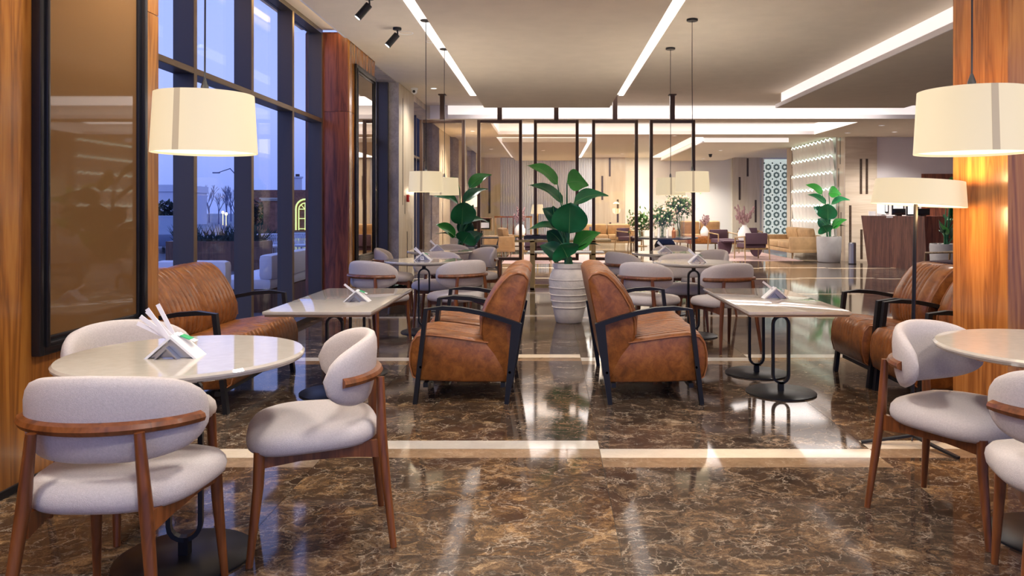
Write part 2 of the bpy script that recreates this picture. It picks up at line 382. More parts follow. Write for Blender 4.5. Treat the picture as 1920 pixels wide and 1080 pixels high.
for X, Y, q in ((7.0, 16.2, 'front left'), (8.3, 17.2, 'back right'), (6.9, 17.8, 'back left'), (9.2, 16.4, 'front right')):
    dl = thing('ceiling_downlight', 'small round downlight in the dark soffit near the reception, %s of four' % q, 'downlight', (X, Y, PZ), 0, 'soffit downlights')
    MB().lathe([(.045, -.012), (.06, -.012), (.06, 0), (.045, 0)], 20, caps=False).build('ring', 'white_plastic', dl, True)
    MB().lathe([(.044, -.006), (.044, -.001)], 20).build('lens', 'down_face', dl)
c2 = MB().box(LX, 11.5, RY, FY, 3.12, 3.22).build('ceiling_far', 'ceil_far'); c2.name = 'ceiling_2'; struct(c2, 'far lounge ceiling', 'ceiling')
t4 = trim(4, B(-1.23, .96, 19.75, 27.3, 3.0, 3.12), 'ceil_panel', 'far dropped panel over the lounge')
B(-1.36, -1.232, 19.6, 27.3, 3.108, 3.118).build('lit_ceiling_strip', 'cove_soft', t4); B(.962, 1.12, 19.6, 27.3, 3.108, 3.118).build('lit_ceiling_strip', 'cove', t4)
B(-1.36, 1.12, 19.3, 19.74, 3.108, 3.118).build('lit_ceiling_strip', 'cove', t4)
t5 = trim(5, B(3.98, 6.15, 19.8, 27.3, 3.0, 3.12), 'ceil_far', 'far dropped panel with lit left side')
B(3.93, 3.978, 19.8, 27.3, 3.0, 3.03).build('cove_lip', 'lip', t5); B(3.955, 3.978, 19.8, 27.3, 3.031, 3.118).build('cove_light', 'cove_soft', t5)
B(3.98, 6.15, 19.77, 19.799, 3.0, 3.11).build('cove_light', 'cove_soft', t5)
B(3.6, 3.92, 19.6, 27.3, 3.108, 3.118).build('lit_ceiling_strip', 'cove', t5)
# ---- left wall near: wood panels
def joint_panels(par, name, x0, x1, ys, zs, mat, g=.004):
    for i in range(len(ys)-1):
        for j in range(len(zs)-1):
            B(x0, x1, ys[i]+g/2, ys[i+1]-g/2, zs[j]+g/2, zs[j+1]-g/2).build(name, mat, par)
wl = B(-2.80, LX-.02, -1.2, 4.74, 0, 3.4).build('wall_left', 'wood_red'); struct(wl, 'orange brown wood clad wall carrying the big mirror', 'wall')
joint_panels(wl, 'wood_panel', LX-.02, LX, [-1.2, .9, 3.35, 4.75], [.0, 2.47, 3.4], 'wood_wall')
bb = B(LX, LX+.012, -1.2, 4.75, 0, .035).build('baseboard_left', 'black'); struct(bb, 'thin black skirting under the wood wall', 'baseboard')
p2 = B(-2.95, LX-.02, 9.29, 10.60, 0, 3.42).build('pillar', 'wood_red'); struct(p2, 'red brown wood pillar between the windows', 'pillar')
for z0, z1 in ((0, 2.455), (2.46, 3.40)):
    B(-2.95, LX-.021, 9.27, 9.289, z0, z1).build('front_panel', 'wood_red', p2)
    B(LX-.0199, LX, 9.27, 10.62, z0, z1).build('side_panel', 'wood_wall', p2)
# ---- window bay 1
def window(n, y0, y1, mul, tz=(2.32, 2.37), x=WX, top=3.39, label='', doors=False):
    W = sempty('window_%d' % n, label, 'window', (x, y0, 0))
    def L(a): return a-y0
    for i, m in enumerate(mul):
        B(-.155, 0, L(m), L(m)+.055, 0, top).build('mullion', 'mull', W)
        B(.0, .006, L(m)+.002, L(m)+.053, 0, top).build('mullion_trim', 'bronze', W)
    B(-.15, -.001, 0, y1-y0, tz[0], tz[1]).build('transom', 'mull', W)
    B(.0, .005, 0, y1-y0, tz[0]+.003, tz[1]-.003).build('transom_trim', 'bronze', W)
    B(-.155, .0, 0, y1-y0, top, top+.06).build('header', 'mull', W)
    B(-.155, .0, 0, y1-y0, 0, .06).build('sill', 'mull', W)
    edges = [y0]+[m+.0275 for m in mul]+[y1]
    for a, b in zip(edges[:-1], edges[1:]):
        if b-a < .2: continue
        for z0, z1 in ((.06, tz[0]), (tz[1], top)):
            B(-.125, -.113, L(a)+.02, L(b)-.02, z0, z1).build('pane', 'glass', W)
    return W
window(1, 4.76, 9.27, [4.80, 5.90, 7.04, 8.16, 9.21], label='tall dark framed window wall looking onto the dusk terrace')
tw = trim(6, B(-3.0, LX+.0, 4.75, 9.27, 3.44, 3.5), 'ceil', 'recess above the windows')
B(-2.46, LX-.005, 4.8, 9.2, CZ+.02, CZ+.1).build('blind_rail', 'white_plastic', tw); B(-2.56, -2.48, 4.8, 9.2, 3.425, 3.439).build('led_strip', 'cove_warm', tw)
B(LX-.06, LX, 9.4, 10.5, 3.402, 3.41).build('led_strip', 'cove_warm', tw)
B(-2.80, LX-.03, 10.62, 12.3, 3.3, 3.42).build('stone_head', 'stone_rough', tw)
# ---- door bay
D = sempty('door_1', 'glass terrace door in a dark frame with long pull handle', 'door', (-2.74, 10.62, 0))
B(-.08, 0, 1.55, 1.66, 0, 3.3).build('jamb', 'mull', D); B(-.08, .16, 1.60, 1.675, 0, 3.3).build('jamb', 'mull', D)
B(-.08, 0, 0, 1.55, 2.32, 2.40).build('transom', 'mull', D); B(-.08, 0, 0, 1.55, 0, .08).build('bottom_rail', 'mull', D)
B(-.05, -.04, .04, 1.55, .08, 2.32).build('pane', 'glass', D); B(-.05, -.04, .04, 1.55, 2.4, 3.3).build('pane', 'glass', D)
MB().tube([(0, 1.2, .85), (.06, 1.2, .87), (.07, 1.2, .95), (.07, 1.2, 1.65), (.06, 1.2, 1.72), (0, 1.2, 1.74)], .016).build('pull_handle', 'black', D, True)
def pilaster(y0, y1, label, n, slots):
    p = B(-2.95, LX-.02, y0+.02, y1, 0, CZ).build('pillar', 'stone_rough'); struct(p, label, 'pillar')
    B(-2.58, LX-.001, y0, y0+.02, 0, CZ).build('rough_face', 'stone_rough', p)
    B(LX-.02, LX, y0+.002, y1, 0, CZ-.001).build('polished_face', 'stone', p)
    for a, b, z0, z1 in slots: B(LX, LX+.004, a, b, z0, z1).build('dark_inlay', 'slot', p)
    return p
pilaster(12.3, 13.67, 'travertine pillar with rough front edge beyond the terrace door', 1, [(12.62, 12.66, 1.35, 3.1), (13.0, 13.05, .1, .9), (12.8, 12.84, 1.2, 1.5)])
fa = thing('fire_alarm', 'small red fire alarm call point on the travertine pillar', 'alarm', (LX+.002, 13.0, 1.40))
B(0, .04, -.05, .05, 0, .12).build('housing', 'red', fa, bevel=.006); B(.04, .043, -.03, .03, .03, .09).build('press_plate', 'white_plastic', fa)
window(2, 13.67, 16.8, [13.7, 14.7, 15.7, 16.7], label='second window wall beyond the travertine pillar')
pilaster(16.8, 18.6, 'second travertine pillar seen through the first glass screen', 2, [(17.3, 17.36, .4, 2.6)])
window(3, 18.6, 20.4, [18.65, 19.5, 20.3], top=3.0, label='third narrow window behind the glass screens')
pilaster(20.4, 22.4, 'third travertine pillar far along the window wall', 3, [(21.2, 21.3, .2, 2.2)])
window(4, 22.4, 25.2, [22.45, 23.4, 24.3, 25.1], top=3.0, label='farthest dark window beside the lounge')
pilaster(25.2, 27.5, 'fourth travertine pillar at the back corner', 4, [])
B(-2.80, LX, 13.67, 27.5, 3.2, 3.32).build('wall_head', 'stone_rough').name = 'trim_7'; struct(bpy.data.objects['trim_7'], 'stone head over the far windows', 'trim')
# ---- back wall
wb_ = B(-2.45, 11.5, FY, FY+.2, 0, 3.2).build('wall_back', 'plaster'); struct(wb_, 'far white lounge wall with stone and fluted panels', 'wall')
def bwx(px, Y=FY): return at(px, Y)
B(bwx(904), bwx(938), FY-.05, FY, 0, 3.12).build('stone_panel', 'stone', wb_)
B(bwx(1116), bwx(1172), FY-.06, FY, 0, 3.12).build('stone_panel', 'stone', wb_)
B(bwx(1373), bwx(1424), FY-.06, FY, 0, 3.12).build('stone_panel', 'stone', wb_)
fl = MB(); x = bwx(938)
while x < bwx(1115):
    fl.lathe([(.028, 0), (.028, 3.1)], 8, (x+.03, FY-.012, 0)); x += .062
fo = fl.build('fluted_panel', 'flute', wb_, True); fo['kind'] = 'stuff'
for px, y0, y1 in ((918, 330, 400), (1143, 296, 331), (1129, 330, 375), (1158, 374, 417), (1144, 417, 430), (1401, 297, 331), (1386, 332, 375), (1416, 375, 417)):
    B(bwx(px)-.035, bwx(px)+.035, FY-.066, FY-.06 if px > 1000 else FY-.05, hz(y1, FY), hz(y0, FY)).build('dark_inlay', 'slot', wb_)
# lattice screen
lx0, lx1 = bwx(1432), bwx(1478)
B(lx0-.04, lx1+.02, FY-.05, FY, .3, 3.12).build('lattice_frame', 'white', wb_)
B(lx0, lx1, FY-.055, FY-.05, .35, 3.06).build('lattice_backing', 'lattice', wb_)
hole = MB(); cw = (lx1-lx0)/3
for i in range(3):
    for j in range(10):
        cx, cz = lx0+cw*(i+.5), .5+j*.285
        if cz > 2.98: continue
        for k in range(12):
            a = k*PI/6; r0, r1, hw = .035, .132, .024
            d = Vector((math.cos(a), 0, math.sin(a))); q = Vector((-math.sin(a), 0, math.cos(a))); c = Vector((cx, FY-.058, cz))
            hole.add([c+d*r0, c+d*(r0+r1)/2+q*hw, c+d*r1, c+d*(r0+r1)/2-q*hw], [(0, 1, 2, 3)])
        for sxn in (-1, 1):
            c = Vector((cx+sxn*cw*.5, FY-.058, cz+.1425))
            hole.add([c+Vector((math.cos(t*PI/3)*.03, 0, math.sin(t*PI/3)*.03)) for t in range(6)], [(0, 1, 2, 3, 4, 5)])
hole.build('lattice_holes', 'lattice_hole', wb_)['kind'] = 'stuff'
# ---- side wall with lit scales, reception wall
ws = B(SX, SX+.2, RY+.02, 23.5, 0, 3.12).build('wall_right', 'stone_y'); struct(ws, 'travertine side wall holding the lit white scale panel', 'wall')
for yy, z0, z1 in ((19.15, 2.4, 3.1), (19.25, .9, 2.3), (19.1, .2, 1.2), (22.95, 2.5, 3.1), (23.1, .6, 2.3), (22.9, 0.7, 1.6)):
    B(SX-.004, SX, yy, yy+.05, z0, z1).build('dark_inlay', 'slot', ws)
sp = B(SX-.02, SX-.001, 19.4, 22.7, .15, 3.1).build('scale_backing', 'white', ws)
ny, nz = 11, 7; dy = 3.3/ny; dz = .42; sc0 = None
mbs = MB()
vs = []; 
for i in range(5):
    for j in range(5):
        u = i/4-.5; v = j/4
        vs.append((-.035-.07*v*(1-.35*abs(2*u))+(-.02)*(1-(2*u)**2), u*dy*.96*(1-.25*(v**3)), v*dz*.93))
mbs.add(vs, [(i*5+j, (i+1)*5+j, (i+1)*5+j+1, i*5+j+1) for i in range(4) for j in range(4)])
for r in range(nz):
    for c in range(ny):
        loc = (SX-.02, 19.4+dy*(c+.5), .15+r*dz)
        if sc0 is None: sc0 = mbs.build('wall_scale', 'white', ws, True, loc=loc)
        else: clone(sc0, loc, ws)
lb = MB()
for r in range(nz):
    for c in range(ny):
        y = 19.4+dy*(c+.5); z = .15+(r+1)*dz-.015
        lb.tube([(SX-.11, y-dy*.42, z-.045), (SX-.125, y, z+.005), (SX-.11, y+dy*.42, z-.045)], .011, 5)
lb.build('scale_lights', 'scale_light', ws)['kind'] = 'stuff'
wr = B(SX, 11.5, RY, RY+.018, 0, 3.05).build('wall_reception', 'plaster_l'); wr.name = 'wall_front'; struct(wr, 'pale lavender wall behind the reception desk', 'wall')
B(SX+.001, at(1643, RY), RY-.04, RY, 0, 3.05).build('stone_panel', 'stone_h', wr)
for px, y0, y1 in ((1613, 298, 364), (1624, 298, 364), (1593, 385, 470), (1614, 430, 492)):
    B(at(px, RY)-.03, at(px, RY)+.03, RY-.044, RY-.04, max(0.05, hz(y1, RY)), hz(y0, RY)).build('dark_inlay', 'slot', wr)
# ---- right wood column
pc = B(2.31, 2.98, 3.86, 4.40, 0, CZ).build('pillar', 'wood_pillar'); struct(pc, 'glowing orange wood column in the right foreground', 'pillar')
for i, (z0, z1) in enumerate(((0, 2.455), (2.46, CZ))):
    B(2.29, 2.309, 3.84, 4.21, z0, z1).build('side_panel', 'wood_pillar', pc)
    B(2.3095, 2.60, 3.84, 3.859, z0, z1).build('front_panel', 'wood_pillar', pc); B(2.603, 2.98, 3.84, 3.859, z0, z1).build('front_panel', 'wood_pillar', pc)
wr2 = B(11.3, 11.5, -1.2, 19, 0, CZ).build('wall_far_right', 'plaster_l'); wr2.name = 'wall_side'; struct(wr2, 'plain wall out past the column', 'wall')
# ================================================================== MIRRORS
def framed_mirror(loc, Ly, Lz, fw, dep, gm, label):
    t = thing('wall_mirror', label, 'mirror', loc)
    def ring(o, d0, d1, wd):    # frame ring inset o, depth d0..d1, width wd
        mb = MB()
        mb.box(d0, d1, o, o+wd, o, Lz-o); mb.box(d0, d1, Ly-o-wd, Ly-o, o, Lz-o)
        mb.box(d0, d1, o+wd, Ly-o-wd, o, o+wd); mb.box(d0, d1, o+wd, Ly-o-wd, Lz-o-wd, Lz-o); return mb
    ring(0, 0, dep*.8, fw*.45).build('outer_frame', 'blackframe', t, bevel=.006)
    ring(fw*.45, 0, dep, fw*.25).build('raised_moulding', 'blackframe', t, bevel=.006)
    ring(fw*.7, 0, dep*.6, fw*.3).build('inner_frame', 'blackframe', t, bevel=.006)
    B(0.002, dep*.35, fw*.95, Ly-fw*.95, fw*.95, Lz-fw*.95).build('mirror_glass', gm, t)
    return t
framed_mirror((LX+.001, 3.58, .59), .96, 2.6, .085, .055, 'mirror', 'huge black framed mirror, brown reflection painted in, on the near wood wall')
framed_mirror((LX+.001, 9.50, .60), 1.06, 2.48, .10, .04, 'mirror2', 'tall narrow black framed mirror on the red brown pillar')
# ================================================================== CHAIRS
def chair_proto():
    t = thing('dining_chair', '', 'chair')
    # seat cushion: rounded trapezoid pillow
    def ol(k, z, n=36):
        pts = []
        for j in range(n):
            a = 2*PI*j/n; c, s_ = math.cos(a), math.sin(a); e = 2/3.0
            x = .262*k*abs(c)**e*(1 if c > 0 else -1); y = .245*k*abs(s_)**e*(1 if s_ > 0 else -1)
            x *= 1+.10*(y/.245); zz = z+ .012*(1 if y > 0 else 0)*(-(y/.245)**2) + .02*(abs(x)/.26)**2*(z > .43)*0
            pts.append((x, y, zz))
        return pts
    MB().rings([ol(.80, .392), ol(.93, .395), ol(.985, .408), ol(1.0, .428), ol(.985, .450), ol(.93, .468), ol(.80, .480), ol(.5, .488), ol(.15, .490)]).build('seat', 'fabric', t, True, angle=80)
    # backrest: curved oval cushion
    R = .235; rings = []; nu = 30
    for i in range(nu+1):
        u = -1+2*i/nu; a = u*math.radians(78); au = abs(u)
        h = .132*max(.0001, 1-au**2.8)**.5; th = .036*max(.001, 1-au**5)**.5
        cz = .664-.012*au; ring = []
        for j in range(16):
            b = 2*PI*j/16; cb, sb = math.cos(b), math.sin(b)
            rr = R+.012+th*(abs(cb)**.8)*(1 if cb > 0 else -1); z = cz+h*(abs(sb)**.75)*(1 if sb > 0 else -1)
            tilt = -.10*(z-.66)
            ring.append((rr*1.08*math.sin(a), -rr*math.cos(a)*.92+.02+tilt, z))
        rings.append(ring)
    MB().rings(rings).build('backrest', 'fabric', t, True, angle=80)
    # rail
    rings = []
    for i in range(29):
        u = -1+2*i/28; a = u*math.radians(63); r0 = R+.040; wd = .018+.012*math.cos(u*PI/2); hh = .019+.004*math.cos(u*PI/2)
        ring = []
        for dr, dz_ in ((0, -hh), (wd, -hh*.6), (wd*1.25, 0), (wd, hh*.6), (0, hh)):
            rr = r0+dr; ring.append((rr*1.08*math.sin(a), -rr*math.cos(a)*.92+.02, .643+dz_))
        rings.append(ring)
    MB().rings(rings).build('back_rail', 'wood_chair', t, True, angle=40)
    for s_ in (-1, 1):
        MB().tube([(s_*.215, -.285, 0), (s_*.195, -.262, .22), (s_*.172, -.245, .42), (s_*.152, -.243, .636)], [.0125, .017, .020, .0145], 12).build('leg', 'wood_chair', t, True)
        MB().tube([(s_*.218, .225, 0), (s_*.205, .195, .28), (s_*.20, .19, .405)], [.0125, .019, .021], 12).build('leg', 'wood_chair', t, True)
    fr = MB()
    for s_ in (-1, 1):
        fr.rings([[(s_*x, y, z) for x, z in ((x0, za), (x0+.022, za), (x0+.022, zb), (x0, zb))] for x0, y, za, zb in
                  ((.158, -.245, .335, .405), (.172, -.12, .352, .398), (.182, .05, .358, .398), (.188, .18, .345, .40))])
    fr.box(-.19, .19, .175, .197, .35, .398)
    fr.build('seat_frame', 'wood_chair', t)
    return t
ch0 = chair_proto(); used = [False]
def chair(x, y, fx, fy, label):
    rz = math.atan2(fy, fx)-PI/2
    if not used[0]:
        used[0] = True; ch0.location = (x, y, 0); ch0.rotation_euler = (0, 0, rz); ch0['label'] = label; return ch0
    return dup(ch0, (x, y, 0), rz, label)
chair(-1.345, 2.45, -.04, 1, 'grey upholstered chair with its back to the camera at the left front table')
chair(-.93, 3.02, -.95, -.32, 'grey upholstered chair seen side-on right of the left front table')
chair(-1.72, 3.22, .84, -.52, 'grey upholstered chair tucked behind the left front table by the mirror')
chair(1.70, 3.18, .55, -.83, 'grey upholstered chair facing the right front table, inner backrest showing')
chair(1.72, 2.48, .38, .92, 'grey upholstered chair cut by the right edge of the photo')
chair(-1.66, 7.42, .42, .9, 'grey chair left of the numbered table, back to the camera, near the pillar')
chair(-.90, 7.50, -.62, .78, 'grey chair right of the numbered table, back to the camera, behind the armchairs')
chair(-1.27, 8.62, 0, -1, 'grey chair on the far side of the numbered table, facing the camera')
chair(-1.95, 9.6, 1, .12, 'grey chair at the left end of the farther left round table')
chair(-.93, 9.75, -.8, -.6, 'grey chair right of the farther left round table, turned to the camera')
chair(-1.36, 10.40, 0, -1, 'grey chair at the far side of the farther left round table')
chair(.93, 7.22, .55, .84, 'grey chair left of the nearer right round table, back to the camera')
chair(1.60, 7.10, -.36, .93, 'grey chair right of the nearer right round table, back to the camera')
chair(1.42, 8.2, .02, -1, 'grey chair on the far side of the nearer right round table, facing the camera')
chair(.90, 8.85, .8, .6, 'grey chair left of the farther right round table, partly behind another chair')
chair(1.86, 9.15, -.85, -.5, 'grey chair right of the farther right round table, turned to the camera')
chair(1.62, 10.15, -.1, -1, 'grey chair at the far side of the farther right round table')
# ================================================================== TABLES
def loop_leg(parent, x, y, top, ry=0, foot=.24):
    mb = MB(); w2 = .054; z0 = .075; z1 = top-.105; pts = []
    for i in range(9): a = PI*i/8; pts.append((math.cos(a)*w2, 0, z1+math.sin(a)*w2))
    for i in range(9): a = PI+PI*i/8; pts.append((math.cos(a)*w2, 0, z0+w2*.9+math.sin(a)*w2))
    R_ = Matrix.Rotation(ry, 3, 'Z'); pts = [R_@Vector(p)+Vector((x, y, 0)) for p in pts]
    n = R_@Vector((0, 1, 0))
    mb.tube(pts, 0, closed=True, flat=(.032, .016), up=n)
    mb.build('loop_stem', 'black', parent)
    mb = MB(); mb.box(x-.018, x+.018, y-.016, y+.016, z1+w2-.004, top-.005); mb.box(x-.06, x+.06, y-.06, y+.06, top-.008, top); mb.build('top_bracket', 'black', parent)
    mb = MB()
    mb.box(x-.018, x+.018, y-.016, y+.016, .012, z0+.004); mb.build('post', 'black', parent)
    MB().lathe([(foot, 0), (foot, .008), (foot-.006, .012), (.02, .014)], 48, (x, y, 0)).build('base_disc', 'black', parent, True)
def round_table(x, y, r, label, ry=0, h=.75):
    t = thing('round_table', label, 'table', (x, y, 0))
    MB().lathe([(r-.03, h-.032), (r-.006, h-.024), (r, h-.014), (r, h-.008), (r-.008, h)], 72).build('tabletop', 'stone_top', t, True, angle=22)
    MB().lathe([(r-.07, h-.04), (r-.032, h-.0325)], 60).build('under_board', 'top_edge', t, True)
    loop_leg(t, 0, 0, h-.04, ry)
    return t
T1 = round_table(-1.34, 2.82, .42, 'round cream stone table in the left foreground before the mirror', .25)
T2 = round_table(1.965, 2.98, .43, 'round cream stone table cut by the right edge of the photo')
T3 = round_table(-1.31, 8.0, .41, 'round table left of centre carrying the number nine stand', .1)
T4 = round_table(-1.40, 9.8, .42, 'farther round table on the left, behind the numbered one')
T5 = round_table(1.45, 7.75, .41, 'nearer round table right of centre behind the love seat', .1)
T6 = round_table(1.42, 9.4, .42, 'farther round table on the right, under the rear pendant')
def long_table(cx, cy, wx, ly, h, label, rz=0):
    t = thing('rectangular_table', label, 'table', (cx, cy, 0), rz)
    B(-wx/2, wx/2, -ly/2, ly/2, h-.022, h).build('tabletop', 'stone_top', t, bevel=.005)
    B(-wx/2+.012, wx/2-.012, -ly/2+.012, ly/2-.012, h-.036, h-.0225).build('under_board', 'top_edge', t)
    for s_ in (-1, 1): loop_leg(t, 0, s_*.315, h-.036)
    return t
LT1 = long_table(1.61, 5.67, .665, 1.47, .62, 'low rectangular cream table before the leather armchairs on the right')
LT2 = long_table(-1.50, 5.67, .70, 1.47, .62, 'low rectangular cream table between love seat and armchairs on the left')
# ================================================================== LEATHER SEATS
SEAT_P = [(-.30, .135, 0), (.0, .135, 0), (.28, .145, 0), (.325, .175, 0), (.345, .25, 0), (.345, .33, 0), (.330, .40, .3), (.295, .442, 1), (.22, .452, 1), (.1, .44, 1), (-.04, .42, 1), (-.18, .40, 1), (-.30, .38, 0)]
BACK_P = [(-.31, .14, 0), (-.22, .30, 0), (-.15, .39, 0), (-.132, .46, .6), (-.138, .55, 1), (-.175, .65, 1), (-.225, .735, 1), (-.28, .805, 1), (-.325, .845, .8), (-.375, .862, .4), (-.42, .852, .2), (-.445, .82, 0), (-.42, .68, 0), (-.37, .45, 0), (-.335, .25, 0)]
def upholstery(prof, W, nseat, rib, crown):
    n = len(prof); cy = sum(p[0] for p in prof)/n; cz = sum(p[1] for p in prof)/n
    nrm = []
    for i in range(n):
        a = prof[i-1]; b = prof[(i+1) % n]; d = Vector((b[0]-a[0], b[1]-a[1])); d.normalize(); q = Vector((d.y, -d.x))
        if q.dot(Vector((prof[i][0]-cy, prof[i][1]-cz))) < 0: q = -q
        nrm.append(q)
    xs = []; sw = W/nseat; step = .005; k = int(W/step)
    for i in range(k+1): xs.append(-W/2+W*i/k)
    xs[0] = -W/2; rings = []
    for x in xs:
        e = W/2-abs(x); sc = 1 - .07*max(0, 1-e/.018)**2
        sx = ((x+W/2) % sw)-sw/2
        if x >= W/2-1e-6: sx = sw/2
        zone = .115 if nseat == 1 else .215; nr_ = 5 if nseat == 1 else 7
        if abs(sx) < zone and rib:
            f = ((sx+zone)/(2*zone)*nr_) % 1.0; rb = .019*(1-abs(2*f-1)**6)-.010
        else:
            q = (abs(sx)-zone)/(sw/2-zone); rb = .010*(1-abs(2*q-1)**4) if 0 <= q <= 1 else 0
            rb = rb*1.3-.003
        cr = crown*(1-(2*sx/sw)**4)
        rings.append([(x, cy+(p[0]-cy)*sc+nrm[i][0]*(rb+cr)*p[2], cz+(p[1]-cz)*sc+nrm[i][1]*(rb+cr)*p[2]) for i, p in enumerate(prof)])
    mb = MB().rings(rings, caps=False); n2 = len(prof); last = len(mb.v)-n2
    for base, ring in ((0, rings[0]), (last, rings[-1])):
        mb.v.append((ring[0][0], cy, cz)); c = len(mb.v)-1
        for j in range(n2): mb.f.append((base+j, base+(j+1) % n2, c))
    return mb
FRAME_PATH = [(.300, 0), (.228, .622), (.12, .630), (.0, .622), (-.12, .600), (-.24, .567), (-.367, .525), (-.300, 0)]
def leather_seat(name, label, cat, nseat, W, x, y, rz):
    t = thing(name, label, cat, (x, y, 0), rz)
    upholstery(SEAT_P, W-.006, nseat, True, .008).build('seat_cushion', 'leather', t, True, angle=50)
    upholstery(BACK_P, W, nseat, True, .022 if nseat == 1 else .032).build('backrest', 'leather', t, True, angle=50)
    for s_ in (-1, 1):
        X = s_*(W/2+.004)
        MB().tube([(X, p[0]*.985, (p[1]-.3)*.985+.3) for p in SEAT_P[2:12]], .0045, 6).build('piping', 'leather_seam', t, True)
        MB().tube([(X, p[0]+.004, p[1]-.004) for p in BACK_P[3:12]], .0045, 6).build('piping', 'leather_seam', t, True)
        a = MB().tube([(s_*(W/2+.022), yy, zz) for yy, zz in FRAME_PATH], 0, flat=(.042, .028), up=(1, 0, 0)).build('arm_frame', 'black', t)
        for yy, zz in ((.262, .245), (-.322, .21)):
            MB().tube([(s_*(W/2+.038), yy, zz), (s_*(W/2+.043), yy, zz)], .009, 8).build('bolt', 'blackframe', a)
    B(-W/2-.01, W/2+.01, .22, .25, .105, .134).build('cross_bar', 'black', t); B(-W/2-.01, W/2+.01, -.29, -.26, .105, .134).build('cross_bar', 'black', t)
    return t
E90 = PI/2
leather_seat('leather_armchair', 'nearer brown leather armchair of the pair left of the aisle, facing left', 'armchair', 1, .56, -.585, 5.35, E90)
leather_seat('leather_armchair', 'farther brown leather armchair of the pair left of the aisle, facing left', 'armchair', 1, .56, -.585, 6.01, E90)
leather_seat('leather_love_seat', 'two seat brown leather sofa right of the aisle, facing right', 'sofa', 2, 1.20, .695, 5.66, -E90)
leather_seat('leather_love_seat', 'two seat ribbed leather sofa against the dusk windows', 'sofa', 2, 1.20, -2.32, 5.42, -E90)
leather_seat('leather_armchair', 'farther leather armchair on the right, beside the reception aisle', 'armchair', 1, .56, 2.57, 5.79, E90+.02)
leather_seat('leather_armchair', 'nearer leather armchair on the right, half behind the orange column', 'armchair', 1, .56, 2.60, 5.12, E90+.02)
# ================================================================== LAMPS
def shade_mesh(r0, r1, z0, z1, th=.004, n=48):
    return MB().rings([[(r*math.cos(2*PI*j/n), r*math.sin(2*PI*j/n), z) for j in range(n)] for r, z in ((r0, z0), (r1, z1), (r1-th, z1), (r0-th, z0))], closed=True)
def pendant(x, y, label, zb=1.462, h=.217, r=.185):
    t = thing('pendant_lamp', label, 'lamp', (x, y, 0))
    shade_mesh(r, r-.012, zb, zb+h).build('lamp_shade', 'shade', t, True)
    MB().lathe([(r-.006, zb+.008), (r-.006, zb+.012)], 40).build('bottom_diffuser', 'shade_in', t)
    MB().rings([[(rr*math.cos(a), rr*math.sin(a), z) for a in (-1.75, -1.62)] for rr, z in ((r+.0008, zb), (r-.0112, zb+h))], caps=False).build('shade_seam', 'shade_band', t)
    s = MB(); s.lathe([(.012, zb+h-.02), (.014, zb+h+.03), (.004, zb+h+.06)], 12)
    for k in range(3):
        a = k*2*PI/3; s.tube([(0, 0, zb+h-.006), (math.cos(a)*(r-.014), math.sin(a)*(r-.014), zb+h-.006)], .0025, 5)
    s.build('spider_fitting', 'black', t, True)
    MB().tube([(0, 0, zb+h+.05), (.002, 0, 2.2), (-.001, .002, 2.8), (0, 0, CZ-.02)], .0035, 6).build('cord', 'black', t, True)
    MB().lathe([(.055, CZ-.022), (.06, CZ-.018), (.06, CZ)], 24).build('ceiling_canopy', 'black', t, True)
    MB().ball((0, 0, zb+.11), .03, 10, 8).build('bulb', 'shade_in', t, True)
    lamp_light('AREA', (0, 0, zb+.004), K_LAMP*.06, (1, .76, .48), r*1.8, parent=t, shape='DISK')
    lamp_light('POINT', (0, 0, zb+h-.035), K_UP, (1, .89, .77), .04, parent=t)
pendant(at(384, 2.85), 2.85, 'large drum pendant over the left front table, before the windows', zb=1.487)
pendant(at(1822, 2.66), 2.66, 'large drum pendant in front of the orange column', zb=1.472)
pendant(-1.325, 8.21, 'front drum pendant of the small pair on the left')
pendant(-1.33, 9.68, 'rear drum pendant of the small pair on the left', zb=1.456)
pendant(1.522, 8.21, 'front drum pendant of the small pair right of centre')
pendant(1.52, 9.68, 'rear drum pendant of the small pair right of centre', zb=1.456)
# floor lamp
fx, fy = 1.965, 4.16
t = thing('floor_lamp', 'black floor lamp with wide tilted cream shade beside the orange column', 'lamp', (fx, fy, 0))
MB().tube([(0, 0, .05), (.002, 0, .6), (.018, 0, 1.34)], .0105, 10).build('pole', 'black', t, True)
bs = MB(); 
for a in (math.radians(172), math.radians(20), math.radians(-62)):
    bs.tube([(0, 0, .055), (math.cos(a)*.13, math.sin(a)*.13, .03), (math.cos(a)*.265, math.sin(a)*.265, .008)], 0, flat=(.012, .024), up=(0, 0, 1))
bs.build('tripod_base', 'black', t)
sh = shade_mesh(.238, .222, 0, .135).build('lamp_shade', 'shade', t, True); sh.location = (.03, 0, 1.30); sh.rotation_euler = (0, math.radians(3.5), 0)
dk = MB().lathe([(.231, .006), (.231, .010)], 40).build('bottom_diffuser', 'shade_in', t); dk.location = sh.location; dk.rotation_euler = sh.rotation_euler
lamp_light('POINT', (.03, -.02, 1.25), 8, (1, .62, .28), .12, parent=t); lamp_light('POINT', (.03, -.02, 1.40), 16, (1, .62, .28), .1, parent=t)
cb = MB().tube([(fx+.02, fy+.05, .012), (fx+.15, fy+.3, .008), (fx+.28, fy+.05, .008), (fx+.42, fy+.30, .008), (fx+.6, fy+.32, .008)], .0045, 6).build('power_cord', 'black', smooth=True)
tag(cb, 'black cable trailing from the floor lamp toward the column', 'cord')
